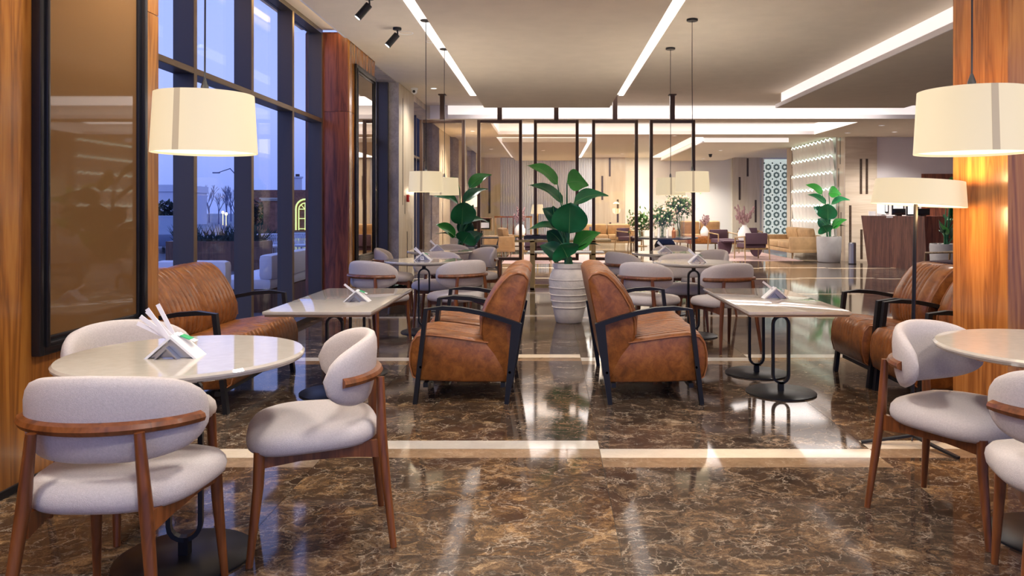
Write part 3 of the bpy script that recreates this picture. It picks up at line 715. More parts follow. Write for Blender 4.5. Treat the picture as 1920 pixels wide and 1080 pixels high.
# ================================================================== NAPKIN HOLDERS
def holder(x, y, z, rz, label, where, nst=2, number=None, sc=1.0):
    t = thing('napkin_holder', label, 'holder', (x, y, z), rz); t.scale = (sc, sc, sc)
    H, W2, D2 = .082, .092, .045
    n = MB()
    for s_ in (-1, 1):
        n.rings([[(s_*W2, yy, 0), (s_*(W2-.012), yy, 0), (0, yy, H-.011), (0, yy, H)] for yy in (-D2, D2)])
    n.build('tent_frame', 'white_plastic', t)
    g = MB().rings([[(-.074, yy, .002), (.074, yy, .002), (0, yy, H-.016)] for yy in (-D2+.014, -D2+.018)]).build('steel_plate', 'metal_grey', t)
    n = MB()
    for s_ in (-1, 1): n.rings([[(s_*.042-.01, yy, 0), (s_*.036-.01, yy, 0), (-.010, yy, .036), (-.010, yy, .043)] for yy in (-D2-.012, -D2+.013)])
    n.build('bracket', 'metal_grey', t)
    if number:
        cu = bpy.data.curves.new('number', 'FONT'); cu.body = number; cu.size = .03; cu.extrude = .0006; cu.align_x = 'CENTER'; cu.align_y = 'CENTER'
        tmp = bpy.data.objects.new('n', cu); COL.objects.link(tmp); dg = bpy.context.evaluated_depsgraph_get()
        me = bpy.data.meshes.new_from_object(tmp.evaluated_get(dg)); bpy.data.objects.remove(tmp)
        me.materials.clear(); me.materials.append(M['dark'])
        card = B(-.017, .017, -D2-.016, -D2-.0135, .006, .044).build('number_card', 'paper', t)
        o = bpy.data.objects.new('number', me); COL.objects.link(o); o.parent = card; o.location = (0, -D2-.017, .025); o.rotation_euler = (PI/2, 0, 0)
    Rz = Matrix.Rotation(rz, 3, 'Z')
    for k in range(nst):
        a = math.radians([38, 47, 55, 26, 63][k % 5]); L = .15 if nst > 3 else .11; yy = [-.006, .012, -.02, .004, .026][k % 5]
        st = B(-L/2, L/2, -.0014, .0014, -.0075, .0075).build('sugar_stick', 'paper')
        st.location = Vector((x, y, z))+Rz@Vector((-.012-.42*L*math.cos(a), yy, .058+.5*L*math.sin(a)*.9))*sc
        st.rotation_euler = (0, a, rz); st.rotation_mode = 'XYZ'
        tag(st, 'white paper sugar stick, %s, leaning out of the %s' % (['middle', 'second steepest', 'rearmost', 'lowest', 'steepest'][k] if nst > 2 else ['lower', 'upper'][k], where), 'sugar stick', 'sugar sticks in the %s' % where)
    p = thing('sachet', 'small white and green paper sachet in the %s' % where, 'sachet', Vector((x, y, z))+Rz@Vector((.03, .015, .068))*sc, rz)
    R_ = Matrix.Rotation(math.radians(22), 3, 'Y')
    MB().box(-.04, .04, -.018, .018, -.001, .001, R_).build('paper', 'paper', p); MB().box(-.015, .022, -.0185, .0185, -.0016, .0016, R_).build('green_band', 'green_print', p)
    return t
holder(-1.345, 2.76, .75, .05, 'grey and white tent holder full of paper sticks on the left front table', 'holder on the left front table', 5)
holder(-1.31, 7.93, .75, 0, 'tent holder with a number nine card on the left middle table', 'numbered holder', 2, '9')
holder(-1.44, 9.8, .75, .3, 'tent holder on the farther left round table', 'holder on the farther left table', 2)
holder(1.47, 7.66, .75, 0, 'tent holder on the nearer right round table', 'holder on the nearer right table', 2)
holder(1.40, 9.35, .75, 0, 'tent holder on the farther right round table', 'holder on the farther right table', 2)
holder(at(670, 5.5), 5.5, .62, 0, 'tent holder on the low table at the left', 'holder on the left low table', 1)
holder(at(1453, 5.7), 5.7, .62, 0, 'tent holder on the low table before the right armchairs', 'holder on the right low table', 1)
# ================================================================== PLANTS
def leaf_mesh(base, tip, W, nrm, sag=.05, fold=.25, sc_=1.0):
    base, tip = Vector(base), Vector(tip); d = tip-base; L = d.length; dn = d.normalized()
    n = Vector(nrm); n = (n-dn*n.dot(dn)).normalized(); s = dn.cross(n)
    mb = MB(); nu, nv = 14, 6; vs = []
    for i in range(nu+1):
        t = i/nu; pw, ex = (.80, .60) if W > .30*sc_ else (.62, .85)
        w = W/2*max(0.0, math.sin(PI*min(1, t**pw)))**ex*(1-.12*t)*1.06 if 0 < i < nu else .002
        c = base+d*t-Vector((0, 0, 1))*sag*L*(t*t)*1.0+Vector((0, 0, 1))*sag*L*.9*math.sin(PI*t)
        for j in range(nv+1):
            q = -1+2*j/nv; wav = .06*W*math.sin(t*9+q*2)*abs(q)
            vs.append(c+s*w*q+n*(fold*w*abs(q)**1.3+wav*.5))
    fs = [(i*(nv+1)+j, (i+1)*(nv+1)+j, (i+1)*(nv+1)+j+1, i*(nv+1)+j+1) for i in range(nu) for j in range(nv)]
    mb.add(vs, fs)
    mid = [Vector(vs[i*(nv+1)+nv//2])-n*.002 for i in range(nu+1)]
    return mb, mid
# leaves of the centre plant: base x,z  tip x,z  width, normal, depth offsets (metres about the pot)
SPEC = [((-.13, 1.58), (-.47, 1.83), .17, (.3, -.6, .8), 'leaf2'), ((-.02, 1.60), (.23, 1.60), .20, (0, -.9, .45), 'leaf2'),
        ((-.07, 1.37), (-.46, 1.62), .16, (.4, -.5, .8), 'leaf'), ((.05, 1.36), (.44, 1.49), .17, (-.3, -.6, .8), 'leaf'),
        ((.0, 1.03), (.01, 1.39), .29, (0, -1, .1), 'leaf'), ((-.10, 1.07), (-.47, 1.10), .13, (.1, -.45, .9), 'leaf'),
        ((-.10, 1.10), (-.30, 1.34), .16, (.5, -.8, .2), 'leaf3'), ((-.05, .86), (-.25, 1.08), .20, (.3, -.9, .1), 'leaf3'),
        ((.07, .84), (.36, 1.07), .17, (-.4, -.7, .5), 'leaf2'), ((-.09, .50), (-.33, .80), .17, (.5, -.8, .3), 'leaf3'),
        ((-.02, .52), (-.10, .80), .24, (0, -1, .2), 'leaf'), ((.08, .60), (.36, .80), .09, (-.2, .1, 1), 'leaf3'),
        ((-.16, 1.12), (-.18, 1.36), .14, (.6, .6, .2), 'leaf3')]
def plant(x, y, z0, label, sc=1.0, mir=1, ry=0, skip=(), zoff=0):
    t = thing('potted_plant_foliage', label, 'plant', (x, y, z0), ry); t.name = 'leafy_plant'
    for i, ((bx, bz), (tx, tz), W, nr, mt) in enumerate(SPEC):
        if i in skip: continue
        dpt = (.09 if i % 3 == 1 else -.06 if i % 3 == 0 else .02)
        if i in (4, 10): dpt = -.12
        bz2 = (bz-.66)+zoff; tz2 = (tz-.66)+zoff
        if zoff == 0: bz2 = max(bz2, .02) if bz > .6 else bz-.42; tz2 = tz-.66 if tz > .9 else tz-.42
        b = Vector((bx*mir, dpt, bz-.66+ (0.24 if bz < .65 else 0)))*sc; e_ = Vector((tx*mir, dpt*1.8, tz-.66+(0.12 if bz < .65 else 0)))*sc
        nn = (nr[0]*mir, nr[1], nr[2])
        lf, mid = leaf_mesh(b, e_, W*sc*1.38, nn, sag=.05 if i in (4, 10) else .10, sc_=sc)
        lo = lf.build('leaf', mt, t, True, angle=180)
        MB().tube(mid, [.005*sc*(1-.7*k/len(mid)) for k in range(len(mid))], 5).build('midrib', 'midrib', lo, True)
        s0 = Vector((random.uniform(-.04, .04), random.uniform(-.04, .04), -.01))*sc
        mdl = s0.lerp(b, .55)+Vector((-.25*(b.x-s0.x), 0, .05*sc)); 
        MB().tube([s0, s0.lerp(mdl, .5), mdl, mdl.lerp(b, .6)+Vector((0, 0, .01)), b], [.014*sc, .012*sc, .010*sc, .008*sc, .006*sc], 7).build('stem', 'stem', t, True)
    return t
def pot(x, y, prof, mat, label, soil_r, soil_z, ribs=()):
    t = thing('plant_pot', label, 'pot', (x, y, 0))
    MB().lathe(prof, 48, caps=False).build('pot_body', mat, t, True, angle=60)
    for rz_, rr in ribs:
        MB().tube([(rr*math.cos(2*PI*j/60), rr*math.sin(2*PI*j/60), rz_+.001*math.sin(j*PI)) for j in range(60)], [.006+.002*(j % 2) for j in range(60)], 6, closed=True).build('rope_ring', mat, t, True)
    MB().lathe([(soil_r, soil_z-.03), (soil_r, soil_z), (.01, soil_z+.012)], 32).build('soil', 'soil', t, True)
    st = MB()
    for k in range(26):
        a = random.uniform(0, 6.28); r = soil_r*math.sqrt(random.random())*.88; st.ball((r*math.cos(a), r*math.sin(a), soil_z+.008), .012+.008*random.random(), 6, 4, .7)
    st.build('pebbles', 'pot_white', t, True)['kind'] = 'stuff'
    return t
CP = (.216, 8.7)
pot(*CP, [(.0, 0), (.135, 0), (.15, .01), (.175, .12), (.20, .25), (.222, .38), (.228, .46), (.215, .54), (.18, .595), (.165, .605), (.165, .615), (.178, .618), (.178, .665), (.16, .668), (.158, .60), (0, .6)], 'pot_white', 'whitewashed clay urn with rope rings standing in the aisle', .157, .635, [(.18, .189), (.25, .202), (.32, .214), (.40, .226), (.49, .225)])
plant(*CP, .64, 'big leaved green plant growing from the whitewashed urn in the aisle')
PB = [(0, 0), (.13, 0), (.15, .02), (.18, .2), (.205, .45), (.215, .62), (.215, .72), (.19, .72), (.185, .66), (0, .66)]
LP_ = (at(862, 11.15), 11.15)
pot(*LP_, [(a*1.0, b) for a, b in PB], 'pot_grey', 'grey pot behind the left round tables', .186, .695)
plant(*LP_, .70, 'big leaved green plant behind the left pendants', .96, -1, .4, (6,))
RPp = (6.74, 18.55)
PG = [(0, 0), (.24, 0), (.26, .02), (.275, .3), (.285, .55), (.28, .62), (.25, .62), (.25, .56), (0, .56)]
pot(*RPp, [(a*1.02, b*1.0) for a, b in PG], 'pot_grey', 'rounded grey planter beside the lit scale wall', .25, .60)
plant(*RPp, .61, 'big leaved plant beside the lit scale wall', 1.12, 1, -.5, (5, 9))
DPp = (at(1775, 14.6), 14.6)
pot(*DPp, [(a*1.05, b*1.0) for a, b in PG], 'pot_grey', 'rounded grey planter in front of the reception desk', .26, .60)
plant(*DPp, .61, 'big leaved plant before the reception desk', 1.12, -1, .9, (1,))
sg = thing('low_plant', 'low dark green plant on the floor beside the pillar mirror', 'plant', (-2.15, 10.9, 0))
MB().lathe([(0, 0), (.12, 0), (.15, .2), (.13, .2), (.12, .16), (0, .16)], 24, caps=False).build('bowl', 'dark', sg, True)
for k in range(16):
    a = k*2.4; r = .22+.08*(k % 3)
    lf, md = leaf_mesh((0, 0, .16), (r*math.cos(a), r*math.sin(a), .3-.03*(k % 4)), .06, (0, 0, 1)); lf.build('leaf', 'leaf3', sg, True, angle=180)
# ================================================================== GLASS SCREENS
SYy = 13.6
for i, (a, b, nm) in enumerate(((787, 872, 'leftmost, by the travertine pillar'), (895, 979, 'second from the left'), (1001, 1085, 'middle, behind the urn'), (1110, 1196, 'fourth from the left'), (1218, 1303, 'rightmost, behind the right pendants'))):
    x0, x1 = at(a, SYy), at(b, SYy); cx = (x0+x1)/2; hw = (x1-x0)/2; z0, z1 = hz(488, SYy), hz(225, SYy)
    t = thing('glass_screen', 'tall bronze glass screen in a dark frame, %s of the five' % nm, 'screen', (cx, SYy, 0))
    bw = .055; f = MB()
    f.box(-hw, -hw+bw, -.04, .04, z0, z1); f.box(hw-bw, hw, -.04, .04, z0, z1); f.box(-hw+bw, hw-bw, -.04, .04, z0, z0+bw); f.box(-hw+bw, hw-bw, -.04, .04, z1-bw, z1)
    f.build('frame', 'wood_screen', t, bevel=.006)
    B(-hw+bw, hw-bw, -.006, .006, z0+bw, z1-bw).build('glass_pane', 'glass_bronze', t)
    B(-.04, .04, -.04, .04, z1, (PZ if False else CZ)-.02).build('ceiling_rod', 'wood_screen', t)
    B(-.065, .065, -.065, .065, CZ-.02, CZ-.0005).build('ceiling_plate', 'wood_screen', t)
    B(-.04, .04, -.04, .04, .0, z0).build('floor_post', 'wood_screen', t)
# ================================================================== BRASS CONSOLE
bx0, bx1, by0, by1 = -.56, .97, 12.15, 12.75
t = thing('console_table', 'brass console table with glass shelves behind the urn plant', 'table', ((bx0+bx1)/2, (by0+by1)/2, 0))
hx, hy = (bx1-bx0)/2, (by1-by0)/2
for sx_ in (-1, 1):
    lx = sx_*(hx-.28)
    f = MB(); bwv = .035
    f.box(lx-bwv, lx+bwv, -hy, -hy+bwv, 0, .78); f.box(lx-bwv, lx+bwv, hy-bwv, hy, 0, .78); f.box(lx-bwv, lx+bwv, -hy, hy, 0, .03); f.box(lx-bwv, lx+bwv, -hy, hy, .55, .575)
    f.build('leg_frame', 'brass', t)
f = MB(); f.box(-hx, hx, -hy, -hy+.03, .755, .785); f.box(-hx, hx, hy-.03, hy, .755, .785); f.build('top_frame', 'brass', t)
B(-hx, hx, -hy, hy, .786, .80).build('glass_top', 'glass_clear', t); B(-hx+.2, hx-.1, -hy+.05, hy-.05, .576, .592).build('glass_shelf', 'white', t)
B(-hx+.25, hx-.2, hy-.03, hy, 0.0, .03).build('foot_bar', 'brass', t)
tr = thing('serving_tray', 'black tray at the left end of the brass console', 'tray', (-.22, 12.5, .80))
B(-.2, .2, -.12, .12, 0, .015).build('tray_base', 'dark', tr); f = MB()
f.box(-.2, .2, -.12, -.105, .015, .05); f.box(-.2, .2, .105, .12, .015, .05); f.box(-.2, -.185, -.105, .105, .015, .05); f.box(.185, .2, -.105, .105, .015, .05); f.build('tray_rim', 'dark', tr)
bw_ = MB().lathe([(0, 0), (.04, 0), (.07, .05), (.065, .05), (.035, .008), (0, .008)], 20, caps=False).build('small_bowl', 'dark', smooth=True, loc=(-.22, 12.5, .815)); tag(bw_, 'small dark bowl standing in the black tray', 'bowl')
bk = thing('blue_book', 'blue covered book standing on the right of the brass console', 'book', (.66, 12.5, .80))
B(-.012, .012, -.07, .07, 0, .19).build('cover', 'blue', bk); B(-.009, .009, -.071, .066, .004, .186).build('pages', 'paper', bk)
# ================================================================== BOUQUETS, VASES
def bouquet(x, y, z, r, h, vh, vr, label, vlabel, n=60, mt='blossom'):
    r *= 1.15; n = int(n*1.6)
    v = thing('flower_vase', vlabel, 'vase', (x, y, z))
    MB().lathe([(vr, 0), (vr, vh), (vr-.008, vh), (vr-.008, .012), (.0, .012)], 24).build('glass_body', 'glass_clear', v, True)
    b_ = thing('flower_bouquet', label, 'flowers', (x, y, z+.014))
    s = MB()
    for k in range(12):
        a = random.uniform(0, 6.28); rr = vr*.55
        s.tube([(rr*.5*math.cos(a+2), rr*.5*math.sin(a+2), 0), (rr*math.cos(a), rr*math.sin(a), vh), (r*.6*math.cos(a), r*.6*math.sin(a), h*.8)], .006, 5)
    s.build('stems', 'foliage', b_)['kind'] = 'stuff'
    f = MB(); g = MB()
    for k in range(n):
        u = random.random(); a = random.uniform(0, 6.28); th = math.acos(1-1.6*u)
        p = Vector((r*math.sin(th)*math.cos(a), r*math.sin(th)*math.sin(a), h-r*.9+r*.95*math.cos(th)))*1.0
        p += Vector([random.uniform(-.03, .03) for _ in range(3)])
        f.ball(p, random.uniform(.02, .042), 6, 4)
        q = p*.95+Vector((0, 0, random.uniform(-.07, .06))); d = Vector([random.uniform(-1, 1) for _ in range(3)]).normalized()*.07; e2 = d.cross(Vector((0, 0, 1))).normalized()*.022
        g.add([q-d, q+e2, q+d, q-e2], [(0, 1, 2, 3)])
    for k in range(n*5):
        p = Vector([random.gauss(0, r*.45), random.gauss(0, r*.45), h-r*.8+random.gauss(0, r*.35)]); d = Vector([random.uniform(-1, 1) for _ in range(3)]).normalized()*.07; e2 = d.cross(Vector((.1, .3, 1))).normalized()*.025
        g.add([p-d, p+e2, p+d, p-e2], [(0, 1, 2, 3)])
    f.build('blossoms', mt, b_, True)['kind'] = 'stuff'; g.build('greenery', 'foliage', b_)['kind'] = 'stuff'
FX, FYy, FZ = at(1247, 23.0), 23.0, .44
t = thing('round_display_table', 'broad low dark round table carrying the glass vases', 'table', (FX, FYy, 0))
MB().lathe([(.90, FZ-.05), (.98, FZ-.03), (.98, FZ-.01), (.96, FZ)], 60).build('tabletop', 'dark', t, True)
MB().lathe([(.20, 0), (.30, .1), (.32, .2), (.26, .32), (.16, .385)], 32).build('pedestal', 'dark', t, True)
bouquet(FX-.75, FYy, FZ, .27, .72, .34, .13, 'low white bouquet at the left of the dark round table', 'left glass vase on the dark round table')
bouquet(FX-.12, FYy-.25, FZ, .33, .90, .40, .15, 'middle cream bouquet on the dark round table', 'middle glass vase on the dark round table', 80)
bouquet(FX+.42, FYy+.05, FZ, .33, 1.25, .62, .17, 'tallest bouquet on the dark round table', 'tall glass vase at the right of the dark round table', 80)
for k, (dx, dy, hh) in enumerate(((-.42, -.55, .16), (-.28, -.62, .28), (-.02, -.6, .24))):
    c = MB().lathe([(.035, 0), (.035, hh), (.012, hh), (.004, hh+.03)], 14).build('pillar_candle', 'paper', smooth=True, loc=(FX+dx, FYy+dy, FZ))
    tag(c, 'white %s candle before the vases on the dark round table' % ('short', 'tallest', 'middle height')[k], 'candle')
c = MB().lathe([(.06, 0), (.06, .2), (.03, .24), (.03, .3)], 14).build('amber_bottle', 'amber', smooth=True, loc=(FX+.16, FYy-.62, FZ)); tag(c, 'small amber bottle on the dark round table', 'bottle')
def dried(x, y, z, label, sc=1.0):
    v = thing('white_vase', 'white rounded vase under %s' % label, 'vase', (x, y, z))
    MB().lathe([(0, 0), (.12*sc, 0), (.145*sc, .06*sc), (.14*sc, .16*sc), (.09*sc, .26*sc), (.05*sc, .30*sc), (.05*sc, .33*sc), (.035*sc, .33*sc), (.035*sc, .25*sc), (0, .24*sc)], 24, caps=False).build('vase_body', 'white', v, True)
    b_ = thing('dried_flowers', label, 'flowers', (x, y, z+.25*sc)); s = MB(); f = MB()
    for k in range(16):
        a = random.uniform(0, 6.28); r = random.uniform(.05, .22)*sc; h = random.uniform(.2, .5)*sc
        s.tube([(0, 0, 0), (r*.4*math.cos(a), r*.4*math.sin(a), h*.6), (r*math.cos(a), r*math.sin(a), h)], .004, 4)
        for q in range(6):
            p = Vector((r*math.cos(a), r*math.sin(a), h))*(1-.09*q)+Vector([random.uniform(-.02, .02) for _ in range(3)]); f.ball(p, .022*sc, 5, 4, 1.5)
    s.build('stems', 'blossom_p', b_)['kind'] = 'stuff'; f.build('dried_heads', 'blossom_p', b_, True)['kind'] = 'stuff'
# ================================================================== LOUNGE
def sofa(x, y, rz, W, label, mat='leather_tan', h=.78, puff=False, D=.85, ncush=2):
    t = thing('lounge_sofa', label, 'sofa', (x, y, 0), rz)
    B(-W/2, W/2, -D/2, D/2, .15, .25).build('base', mat, t, bevel=.02)
    for s_ in (-1, 1): B(min(s_*W/2, s_*(W/2-.14)), max(s_*W/2, s_*(W/2-.14)), -D/2, D/2, .2, .56).build('armrest', mat, t, bevel=.04)
    B(-W/2+.1, W/2-.1, -D/2, -D/2+.16, .2, .60).build('back_frame', mat, t, bevel=.04)
    cw = (W-.30)/ncush
    for k in range(ncush):
        x0 = -W/2+.15+k*cw
        B(x0+.004, x0+cw-.004, -D/2+.2, D/2, .255, .43).build('seat_cushion', mat, t, bevel=.05)
        R_ = Matrix.Rotation(math.radians(-12), 3, 'X')
        MB().box(x0+.01, x0+cw-.01, -D/2+.12, -D/2+.30, .42, h, R_).build('back_cushion', mat, t, bevel=.07)
    for sx_ in (-1, 1):
        for sy_ in (-1, 1):
            MB().tube([(sx_*(W/2-.1), sy_*(D/2-.1), 0), (sx_*(W/2-.1), sy_*(D/2-.1), .155)], [.014, .022], 8).build('leg', 'wood_light', t)
    return t
sofa(6.60, 20.9, E90, 2.3, 'camel leather sofa along the lit scale wall behind the grey planter')
sofa(at(1140, 25.6), 25.9, PI, 1.9, 'camel sofa seen between the middle glass screens')
sofa(at(1315, 26), 26.1, PI, 1.7, 'rounded camel sofa behind the bouquets', h=.88)
sofa(at(930, 20.8), 20.6, E90+.3, .95, 'single beige leather armchair near the wooden railing', ncush=1)
def lounge_chair(x, y, rz, label):
    t = thing('lounge_chair', label, 'chair', (x, y, 0), rz)
    B(-.28, .28, -.25, .28, .30, .42).build('seat', 'purple', t, bevel=.03)
    B(-.29, .29, -.31, -.24, .40, .68).build('backrest', 'purple', t, bevel=.025)
    for s_ in (-1, 1):
        MB().tube([(s_*.33, .30, 0), (s_*.32, .26, .55)], [.014, .02], 8).build('leg', 'wood_light', t, True)
        MB().tube([(s_*.33, -.34, 0), (s_*.32, -.28, .60)], [.014, .02], 8).build('leg', 'wood_light', t, True)
        MB().tube([(s_*.32, .27, .55), (s_*.33, .0, .57), (s_*.32, -.28, .59)], .018, 8).build('arm', 'wood_light', t, True)
    B(-.32, .32, .22, .25, .26, .30).build('rail', 'wood_light', t); B(-.32, .32, -.27, -.24, .26, .30).build('rail', 'wood_light', t)
    return t
lounge_chair(at(1411, 19.4), 19.5, PI*.06, 'plum velvet chair with wooden arms nearest on the pink rug')
lounge_chair(at(1358, 22.2), 22.3, -.9*PI, 'plum velvet chair on the far side of the coffee table')
lounge_chair(at(1408, 24.2), 24.3, PI, 'plum chair farthest back by the stone panel')
lounge_chair(at(1182, 24.0), 24.2, -.75*PI, 'wooden armed chair left of the dark round table')
lounge_chair(at(1006, 18.4), 18.4, .05, 'plum chair seen behind the brass console')
lounge_chair(at(1792, 12.6), 12.7, .5, 'dark seated chair with brass toned arms half behind the orange column')
t = thing('coffee_table', 'plum topped coffee table with half round perforated legs', 'table', (at(1390, 20.6), 20.7, 0))
B(-.52, .52, -.3, .3, .40, .44).build('tabletop', 'purple', t, bevel=.01)
for s_ in (-1, 1):
    MB().rings([[(s_*.42+.30*math.cos(PI+PI*j/12)*.62, yy, .40+.40*math.sin(PI+PI*j/12)*.99) for j in range(13)] for yy in (-.06, .06)]).build('half_round_leg', 'purple', t)
dried(at(1396, 20.6), 20.6, .44, 'pink dried flowers on the coffee table', 1.25)
t = thing('leather_ottoman', 'long brown leather bench with wooden feet', 'bench', (at(1318, 24.8), 24.8, 0))
B(-.55, .55, -.3, .3, .16, .42).build('cushion', 'leather', t, bevel=.08)
for a in (-.45, .45):
    for b in (-.22, .22): B(a-.02, a+.02, b-.02, b+.02, 0, .18).build('leg', 'wood_light', t)
dried(at(1320, 24.8), 24.7, .42, 'dried flower sprig on the leather bench', .95)
t = B(at(1285, 20), at(1480, 20), 18.9, 22.9, 0, .004).build('rug', 'rug'); tag(t, 'dusty pink rug under the lounge chairs', 'rug')
t = B(at(945, 19), at(1150, 19), 18.0, 21.5, 0, .004).build('rug', 'rug'); tag(t, 'dusty pink rug behind the brass console', 'rug')
dried(at(976, 25), 24.6, .45, 'pink dried flowers behind the second glass screen', 1.2)
t = thing('side_table', 'low wooden side table behind the second glass screen', 'table', (at(985, 24.6), 24.6, 0))
B(-.6, .6, -.3, .3, .40, .45).build('tabletop', 'wood_light', t, bevel=.01)
for a in (-.5, .5): B(a-.03, a+.03, -.25, .25, 0, .40).build('leg', 'wood_light', t)
def table_lamp(x, y, z, label, stand=0):
    t = thing('table_lamp', label, 'lamp', (x, y, z))
    MB().lathe([(.11, 0), (.11, .02), (.02, .04), (.02, .42+stand)], 16).build('base', 'brass', t, True)
    sm = shade_mesh(.24, .17, .40+stand, .72+stand, n=28).build('lamp_shade', 'shade', t, True)
    MB().lathe([(.05, .44+stand), (.05, .5+stand)], 10).build('bulb', 'shade_in', t); lamp_light('POINT', (0, 0, .68+stand), 25, (1, .75, .48), .08, parent=t)
table_lamp(at(881, 17.4), 17.4, 1.07, 'lit lamp standing on the concierge desk', -.14)
t = thing('side_table', 'small wooden table under the far lamp', 'table', (at(1203, 26.4), 26.4, 0)); MB().lathe([(.25, .56), (.25, .6)], 24).build('tabletop', 'wood_light', t); MB().lathe([(.2, 0), (.2, .02), (.03, .04), (.03, .56)], 16).build('pedestal', 'wood_light', t, True)
table_lamp(at(1203, 26.4), 26.4, .6, 'lit lamp left of the bouquets by the white wall')
table_lamp(at(1008, 26.0), 26.0, 0, 'standing lamp before the fluted wall', .72)
# concierge desk
t = thing('concierge_desk', 'tall wooden concierge desk with open box top near the windows', 'desk', (at(896, 17.2), 17.3, 0))
B(-.32, .32, -.25, .25, .80, .83).build('shelf', 'wood_light', t); B(-.32, .32, .22, .25, .83, 1.06).build('back_panel', 'wood_light', t)
for s_ in (-1, 1): B(min(s_*.32, s_*.29), max(s_*.32, s_*.29), -.25, .22, .83, 1.06).build('side_panel', 'wood_light', t)
B(-.32, .32, -.25, .25, 1.06, 1.08).build('top', 'wood_desk', t); B(-.28, .10, -.18, .2, 0, .80).build('black_cabinet', 'dark', t)
for k in range(6): B(-.27, .09, -.186, -.181, .08+k*.12, .17+k*.12).build('drawer_front', 'dark', t, bevel=.002)
pp = B(.08, .26, -.2, -.19, .86, .98).build('desk_card', 'paper', t)
oc = thing('office_chair', 'black office chair right of the concierge desk', 'chair', (at(913, 16.6), 16.6, 0))
B(-.24, .24, -.24, .24, .42, .5).build('seat', 'dark', oc, bevel=.03); MB().tube([(-.22, 0, .5), (-.25, 0, .66), (.25, 0, .66), (.22, 0, .5)], .02, 8).build('arm', 'dark', oc, True); B(-.02, .02, -.02, .02, .05, .42).build('post', 'dark', oc); B(-.25, .25, -.03, .03, 0.0, .05).build('foot', 'dark', oc)
# railing
t = thing('wooden_railing', 'wooden railing with turned spindles before the fluted wall', 'railing', (at(927, 25), 25.0, 0)); RW = at(998, 25)-at(927, 25)
B(0, RW, -.03, .03, 1.0, 1.05).build('handrail', 'wood_chair', t); B(0, RW, -.03, .03, .05, .09).build('bottom_rail', 'wood_desk', t)
for k in range(7):
    x = .04+(RW-.08)*k/6
    if k in (0, 6): B(x-.03, x+.03, -.03, .03, 0, 1.0).build('post', 'wood_light', t)
    else: MB().lathe([(.014, .09), (.02, .2), (.035, .35), (.03, .5), (.012, .75), (.016, 1.0)], 10, (x, 0, 0)).build('spindle', 'wood_chair', t, True)
# plant bed
pbd = thing('planter_bed', 'low planting bed along the fluted wall', 'planter', (at(975, 26.8), 26.8, 0)); B(-.9, .9, -.3, .3, 0, .16).build('white_kerb', 'white', pbd)
f = MB()
for k in range(500):
    p = Vector((random.uniform(-.85, .85), random.uniform(-.25, .25), random.uniform(.16, .36))); d = Vector([random.uniform(-1, 1) for _ in range(3)]).normalized()*.06; e2 = d.cross(Vector((.1, .3, 1))).normalized()*.02
    f.add([p-d, p+e2, p+d, p-e2], [(0, 1, 2, 3)])
f.build('shrubs', 'leaf3', pbd)['kind'] = 'stuff'
# steel bin
t = thing('steel_bin', 'slim steel cylinder bin against the travertine wall', 'bin', (at(1598, 17.9), 17.9, 0))
MB().lathe([(.085, 0), (.085, .48), (.07, .50), (.06, .49)], 24).build('body', 'metal_grey', t, True); MB().lathe([(.09, 0), (.09, .02)], 24).build('foot_ring', 'dark', t)
# reception desk
t = thing('reception_desk', 'dark walnut reception desk with slanting sides', 'desk', (0, 0, 0))
A0 = gnd(1627, 497); A1 = gnd(1738, 508)
dd = (A0-A1).normalized()
T0 = A0+dd*.22; T1_ = A1+dd*.07
def quadprism(p, d, name, mat, par):
    d = Vector(d); v = [Vector(q) for q in p]; return MB().add(v+[q+d for q in v], [(0, 1, 2, 3), (7, 6, 5, 4), (0, 4, 5, 1), (1, 5, 6, 2), (2, 6, 7, 3), (3, 7, 4, 0)]).build(name, mat, par)
quadprism([(A0.x, A0.y, 0), (A1.x, A1.y, 0), (T1_.x, T1_.y, 1.13), (T0.x, T0.y, 1.13)], (.15, .35, 0), 'front_panel', 'wood_desk', t)
quadprism([(A1.x+.01, A1.y+.2, 0), (at(1835, 15.9), 16.1, 0), (at(1835, 15.9), 16.1, 1.13), (T1_.x+.01, A1.y+.2, 1.13)], (.05, .3, 0), 'side_wing', 'wood_red', t)
quadprism([(A0.x+.17, A0.y+.36, 0), (A1.x+.17, A1.y+.36, 0), (A1.x+.17, A1.y+.36, .75), (A0.x+.17, A0.y+.36, .75)], (.2, .5, 0), 'work_counter', 'white', t)
def deskp(px, k=.0):
    f_ = (px-1611)/(1733-1611); Y = A0.y+(A1.y-A0.y)*f_; return (at(px, Y)+.08, Y+.16, 1.13)
for px, wd, hh, nm, lb, mt in ((1634, .14, .10, 'desk_sign', 'small white sign on the left of the reception desk', 'paper'), (1647, .08, .06, 'card_holder', 'little card holder on the reception desk', 'paper')):
    p = deskp(px); o = B(-wd/2, wd/2, -.03, .03, 0, hh).build(nm, mt, loc=p); tag(o, lb, 'sign')
pl = deskp(1665); o = B(-.07, .07, -.004, .004, -.04, .0).build('name_plate', 'paper', loc=(pl[0]-.05, pl[1]-.175, 1.128)); tag(o, 'white plate on the front edge of the reception desk', 'plate')
for px, lb in ((1677, 'black monitor at the middle of the reception desk'), (1722, 'black monitor at the right of the reception desk')):
    p = deskp(px); mt_ = thing('monitor', lb, 'monitor', (p[0]+.1, p[1]+.0, 1.13)); B(-.15, .15, .02, .05, .02, .16).build('screen', 'screen', mt_, bevel=.005); B(-.06, .06, -.0, .08, 0, .02).build('stand', 'screen', mt_)
